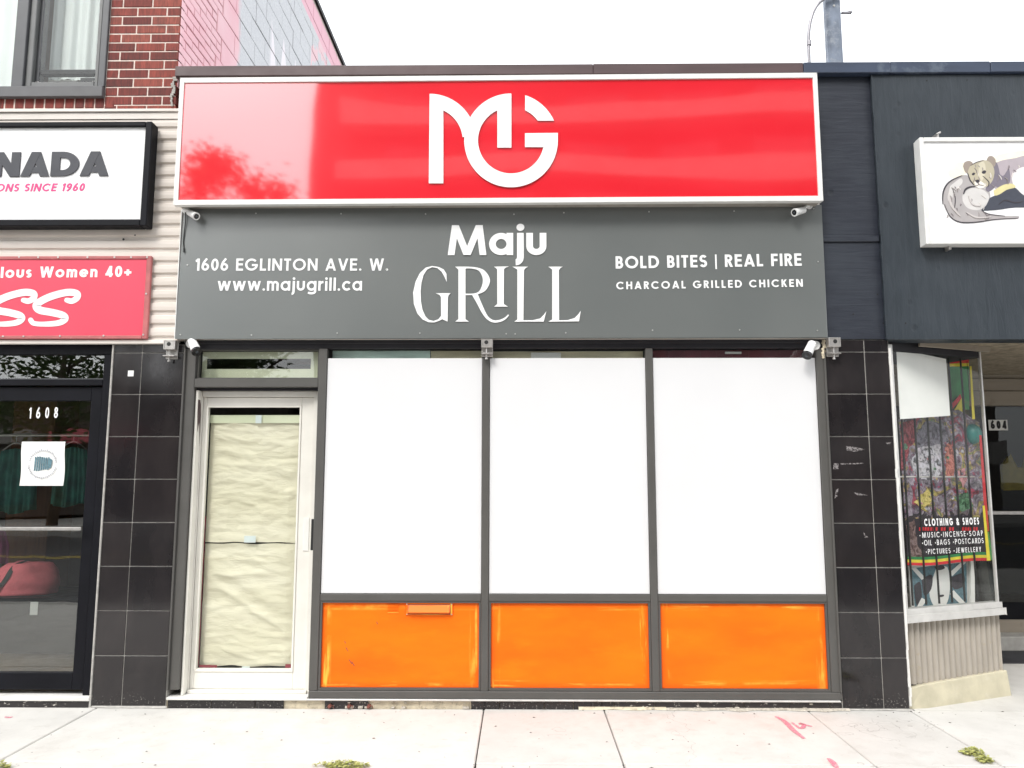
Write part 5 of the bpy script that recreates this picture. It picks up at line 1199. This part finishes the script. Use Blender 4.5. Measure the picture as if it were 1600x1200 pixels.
MB().tube([tuple(cen+Vector((0, 0, .078))), (cen.x, cen.y, 2.5)], .002, 6).build('cord', 'rubber_black', bl)
pic = thing('framed_picture', wf(.22)(.35, zsl+.02, 0), 'framed teal and white face print standing in the bottom of the display window', 'picture')
wpoly('backing', 'paper_white', pic, [(1418, 884), (1517, 872), (1519, 955), (1424, 964)], .24, .01)
wpoly('print', 'print_teal', pic, [(1424, 888), (1510, 878), (1511, 950), (1430, 958)], .229, .001)
wpoly('print', 'paper_white', pic, [(1462, 890), (1480, 886), (1484, 920), (1478, 945), (1462, 950), (1452, 925)], .2275, .0008, True)
for pts in ([(1460, 886), (1472, 883), (1476, 888), (1466, 891)], [(1440, 905), (1456, 898), (1455, 920), (1444, 930)], [(1486, 902), (1505, 896), (1506, 915), (1490, 920)], [(1428, 915), (1438, 910), (1440, 940), (1432, 945)], [(1466, 930), (1474, 929), (1474, 932), (1466, 933)]): wpoly('print', 'print_black', pic, pts, .226, .0008, True)
for pts in ([(1424, 888), (1430, 886), (1446, 903), (1440, 906)], [(1500, 880), (1510, 878), (1488, 900), (1482, 896)], [(1428, 957), (1434, 957), (1448, 938), (1440, 934)], [(1484, 928), (1490, 922), (1511, 945), (1508, 951)]): wpoly('white_corner', 'paper_white', pic, pts, .225, .0008)
wpoly('frame', 'plate_white', pic, [(1513, 872), (1519, 872), (1520, 956), (1514, 957)], .22, .02)
yv = up3(1590, 740, 3.2); vt = thing('yellow_vest', (yv.x, 3.2, .7), 'yellow safety vest hanging in the dark doorway marked 604', 'vest')
vz0, vz1 = up3(1590, 765, 3.2).z, up3(1590, 712, 3.2).z; vh = vz1-vz0
mb = MB(); mb.poly([(yv.x-.20, vz0), (yv.x+.20, vz0), (yv.x+.19, vz0+vh*.7), (yv.x+.10, vz1), (yv.x+.04, vz0+vh*.65), (yv.x-.04, vz0+vh*.65), (yv.x-.10, vz1), (yv.x-.19, vz0+vh*.7)], wallfn(3.2), 0, .06); mb.build('cloth', 'vest_yellow', vt, .01)

# ================================================================== WEEDS, LITTER, STUBS
def weed(px, py, rx, ry, n, lab):
    x, y = G(px, py); mb = MB()
    for k in range(n):
        a = random.uniform(0, 6.28); q = random.random()**.6; lob = 1+.7*noise.noise(Vector((math.cos(a)*2, math.sin(a)*2, px))); cx, cy = x+rx*q*lob*math.cos(a), y+ry*q*lob*math.sin(a); h = random.uniform(.006, .035)*(1.2-q*.7); s = random.uniform(.006, .015); b = random.uniform(0, 6.28)
        d = Vector((math.cos(b), math.sin(b), 0)); e_ = Vector((-d.y, d.x, 0)); p = Vector((cx, cy, h)); t_ = Vector((0, 0, random.uniform(-.3, .6)*s))
        mb.add([p-d*s, p+e_*s*.5+t_, p+d*s+t_, p-e_*s*.5], [(0, 1, 2, 3)])
        if k % 4 == 0: mb.add([(cx, cy, 0), (cx+.002, cy, 0), tuple(p)], [(0, 1, 2)])
    return tag(mb.build('weed_clump', 'weed', None), lab, 'weed', 'weeds in the pavement joints')
weed(538, 1199, .14, .04, 380, 'yellow-green weed tuft at the bottom edge of the pavement left of centre')
weed(1520, 1178, .06, .042, 220, 'yellow-green weed clump on the pavement joint at lower right'); weed(1538, 1190, .05, .035, 160, 'smaller weed clump just below the one at lower right')
weed(4, 1200, .045, .025, 90, 'weed tuft in the lower left corner of the pavement')
for i, (px, py) in enumerate(((515, 1108), (546, 1107), (577, 1107))):
    x, y = G(px, py); m = MB(); m.tube([(x, .004, .020), (x, -.022, .018), (x+.006, -.026, .012)], [.013, .014, .010], 7); m.tube([(x+.008, -.015, .02), (x+.024, -.020, .026), (x+.03, -.018, .004)], .003, 5)
    tag(m.build('rusty_pipe_stub', 'rust', None), ('rusty pipe stub at the wall foot, leftmost of three', 'rusty pipe stub at the wall foot, middle of three', 'rusty pipe stub at the wall foot, rightmost of three')[i], 'pipe stub', 'rusty pipe stubs under the first orange panel')
mb = MB()
for k in range(120):
    x, y = random.uniform(-3, 3.6), -random.random()**1.5*1.1-.02; s = random.uniform(.002, .008); b = random.uniform(0, 3.1); d = Vector((math.cos(b), math.sin(b)*.6, 0)); e_ = Vector((-d.y, d.x, 0))
    p = Vector((x, y, .0025)); mb.add([p-d*s*1.6, p-e_*s*.5, p+d*s*1.6, p+e_*s*.5, p+Vector((0, 0, s*.5))], [(0, 1, 4), (1, 2, 4), (2, 3, 4), (3, 0, 4)])
tag(mb.build('litter_specks', 'debris_dark', None), 'dark specks of leaf litter and grit on the pavement', 'litter', kind='stuff')

# ================================================================== ACROSS THE STREET (seen mirrored in the sign and glass)
TB = thing('apartment_block', (4, -27, 0), 'brown apartment block with pale balcony bands across the street, mirrored in the red sign', 'building')
BX('wall', 'tower_wall', TB, -8.6, 22, -38, -26, 0, 22.9)
for k in range(8):
    z = 2.2+k*2.8
    BX('balcony_slab', 'tower_slab', TB, -7.4, 21.5, -25.999, -24.6, z, z+.95)
    for q in range(7): BX('window', 'tower_glass', TB, -6+q*4, -3.4+q*4, -25.999, -25.96, z+1.05, z+2.5)
BX('parapet', 'tower_slab', TB, -8.75, 22.1, -38.1, -25.9, 22.9, 23.4)
LH = thing('low_shops', (-24, -27, 0), 'low pale brick shops across the street, mirrored in the door glass', 'building')
BX('wall', 'tower_wall', LH, -46, -9.5, -36, -26, 0, 5.2)
for q in range(8): BX('window', 'tower_glass', LH, -45+q*4.4, -42+q*4.4, -25.999, -25.95, .5, 2.8); BX('awning', ('garment_teal', 'tower_slab', 'bag_red', 'tan_board')[q % 4], LH, -45.3+q*4.4, -41.7+q*4.4, -25.999, -25.0, 2.95, 3.5)
BX('parapet', 'tower_slab', LH, -46.2, -9.3, -36, -25.8, 5.2, 5.5)
def tree(x, y, h, rad, n, lab, sd):
    rnd = random.Random(sd); t = thing('street_tree', (x, y, 0), lab, 'tree', 'street trees across the road')
    tr = MB(); tr.tube([(x, y, 0), (x+.05, y, h*.2), (x-.08, y+.1, h*.42), (x+.1, y, h*.75)], [.2, .16, .12, .05], 10)
    for k in range(9):
        a = k*2.4; z0 = h*(.32+.045*k); tr.tube([(x, y, z0), (x+rad*.4*math.cos(a), y+rad*.4*math.sin(a), z0+h*.1), (x+rad*.8*math.cos(a), y+rad*.8*math.sin(a), z0+h*.16)], [.06, .04, .015], 6)
    tr.build('trunk', 'bark', t, smooth=True)
    cl = []
    for k in range(46):
        while True:
            q = Vector((rnd.uniform(-1, 1), rnd.uniform(-1, 1), rnd.uniform(-1, 1)))
            if .25 < q.length < 1: break
        cl.append((Vector((x+q.x*rad, y+q.y*rad, h*.62+q.z*h*.36)), rnd.uniform(.35, .75)*rad*.45))
    mb = MB()
    for k in range(n):
        c_, r_ = cl[k % len(cl)]; q = Vector((rnd.gauss(0, .55), rnd.gauss(0, .55), rnd.gauss(0, .5)))*r_; s = rnd.uniform(.07, .15)
        d = Vector((rnd.uniform(-1, 1), rnd.uniform(-1, 1), rnd.uniform(-.6, .6))).normalized(); e_ = d.orthogonal().normalized(); p = c_+q
        mb.add([p-d*s, p+e_*s*.45, p+d*s, p-e_*s*.45], [(0, 1, 2, 3)])
    mb.build('crown', 'leaf', t)
tree(-8.9, -18.2, 11.9, 2.5, 9000, 'leafy street tree mirrored at the lower left of the red sign', 11)
tree(-14.5, -18.4, 9.2, 3.2, 5200, 'broad leafy street tree mirrored in the 1608 transom', 12)
tree(-22.5, -18.4, 9.8, 3.2, 4200, 'leafy street tree farthest left across the road', 13)
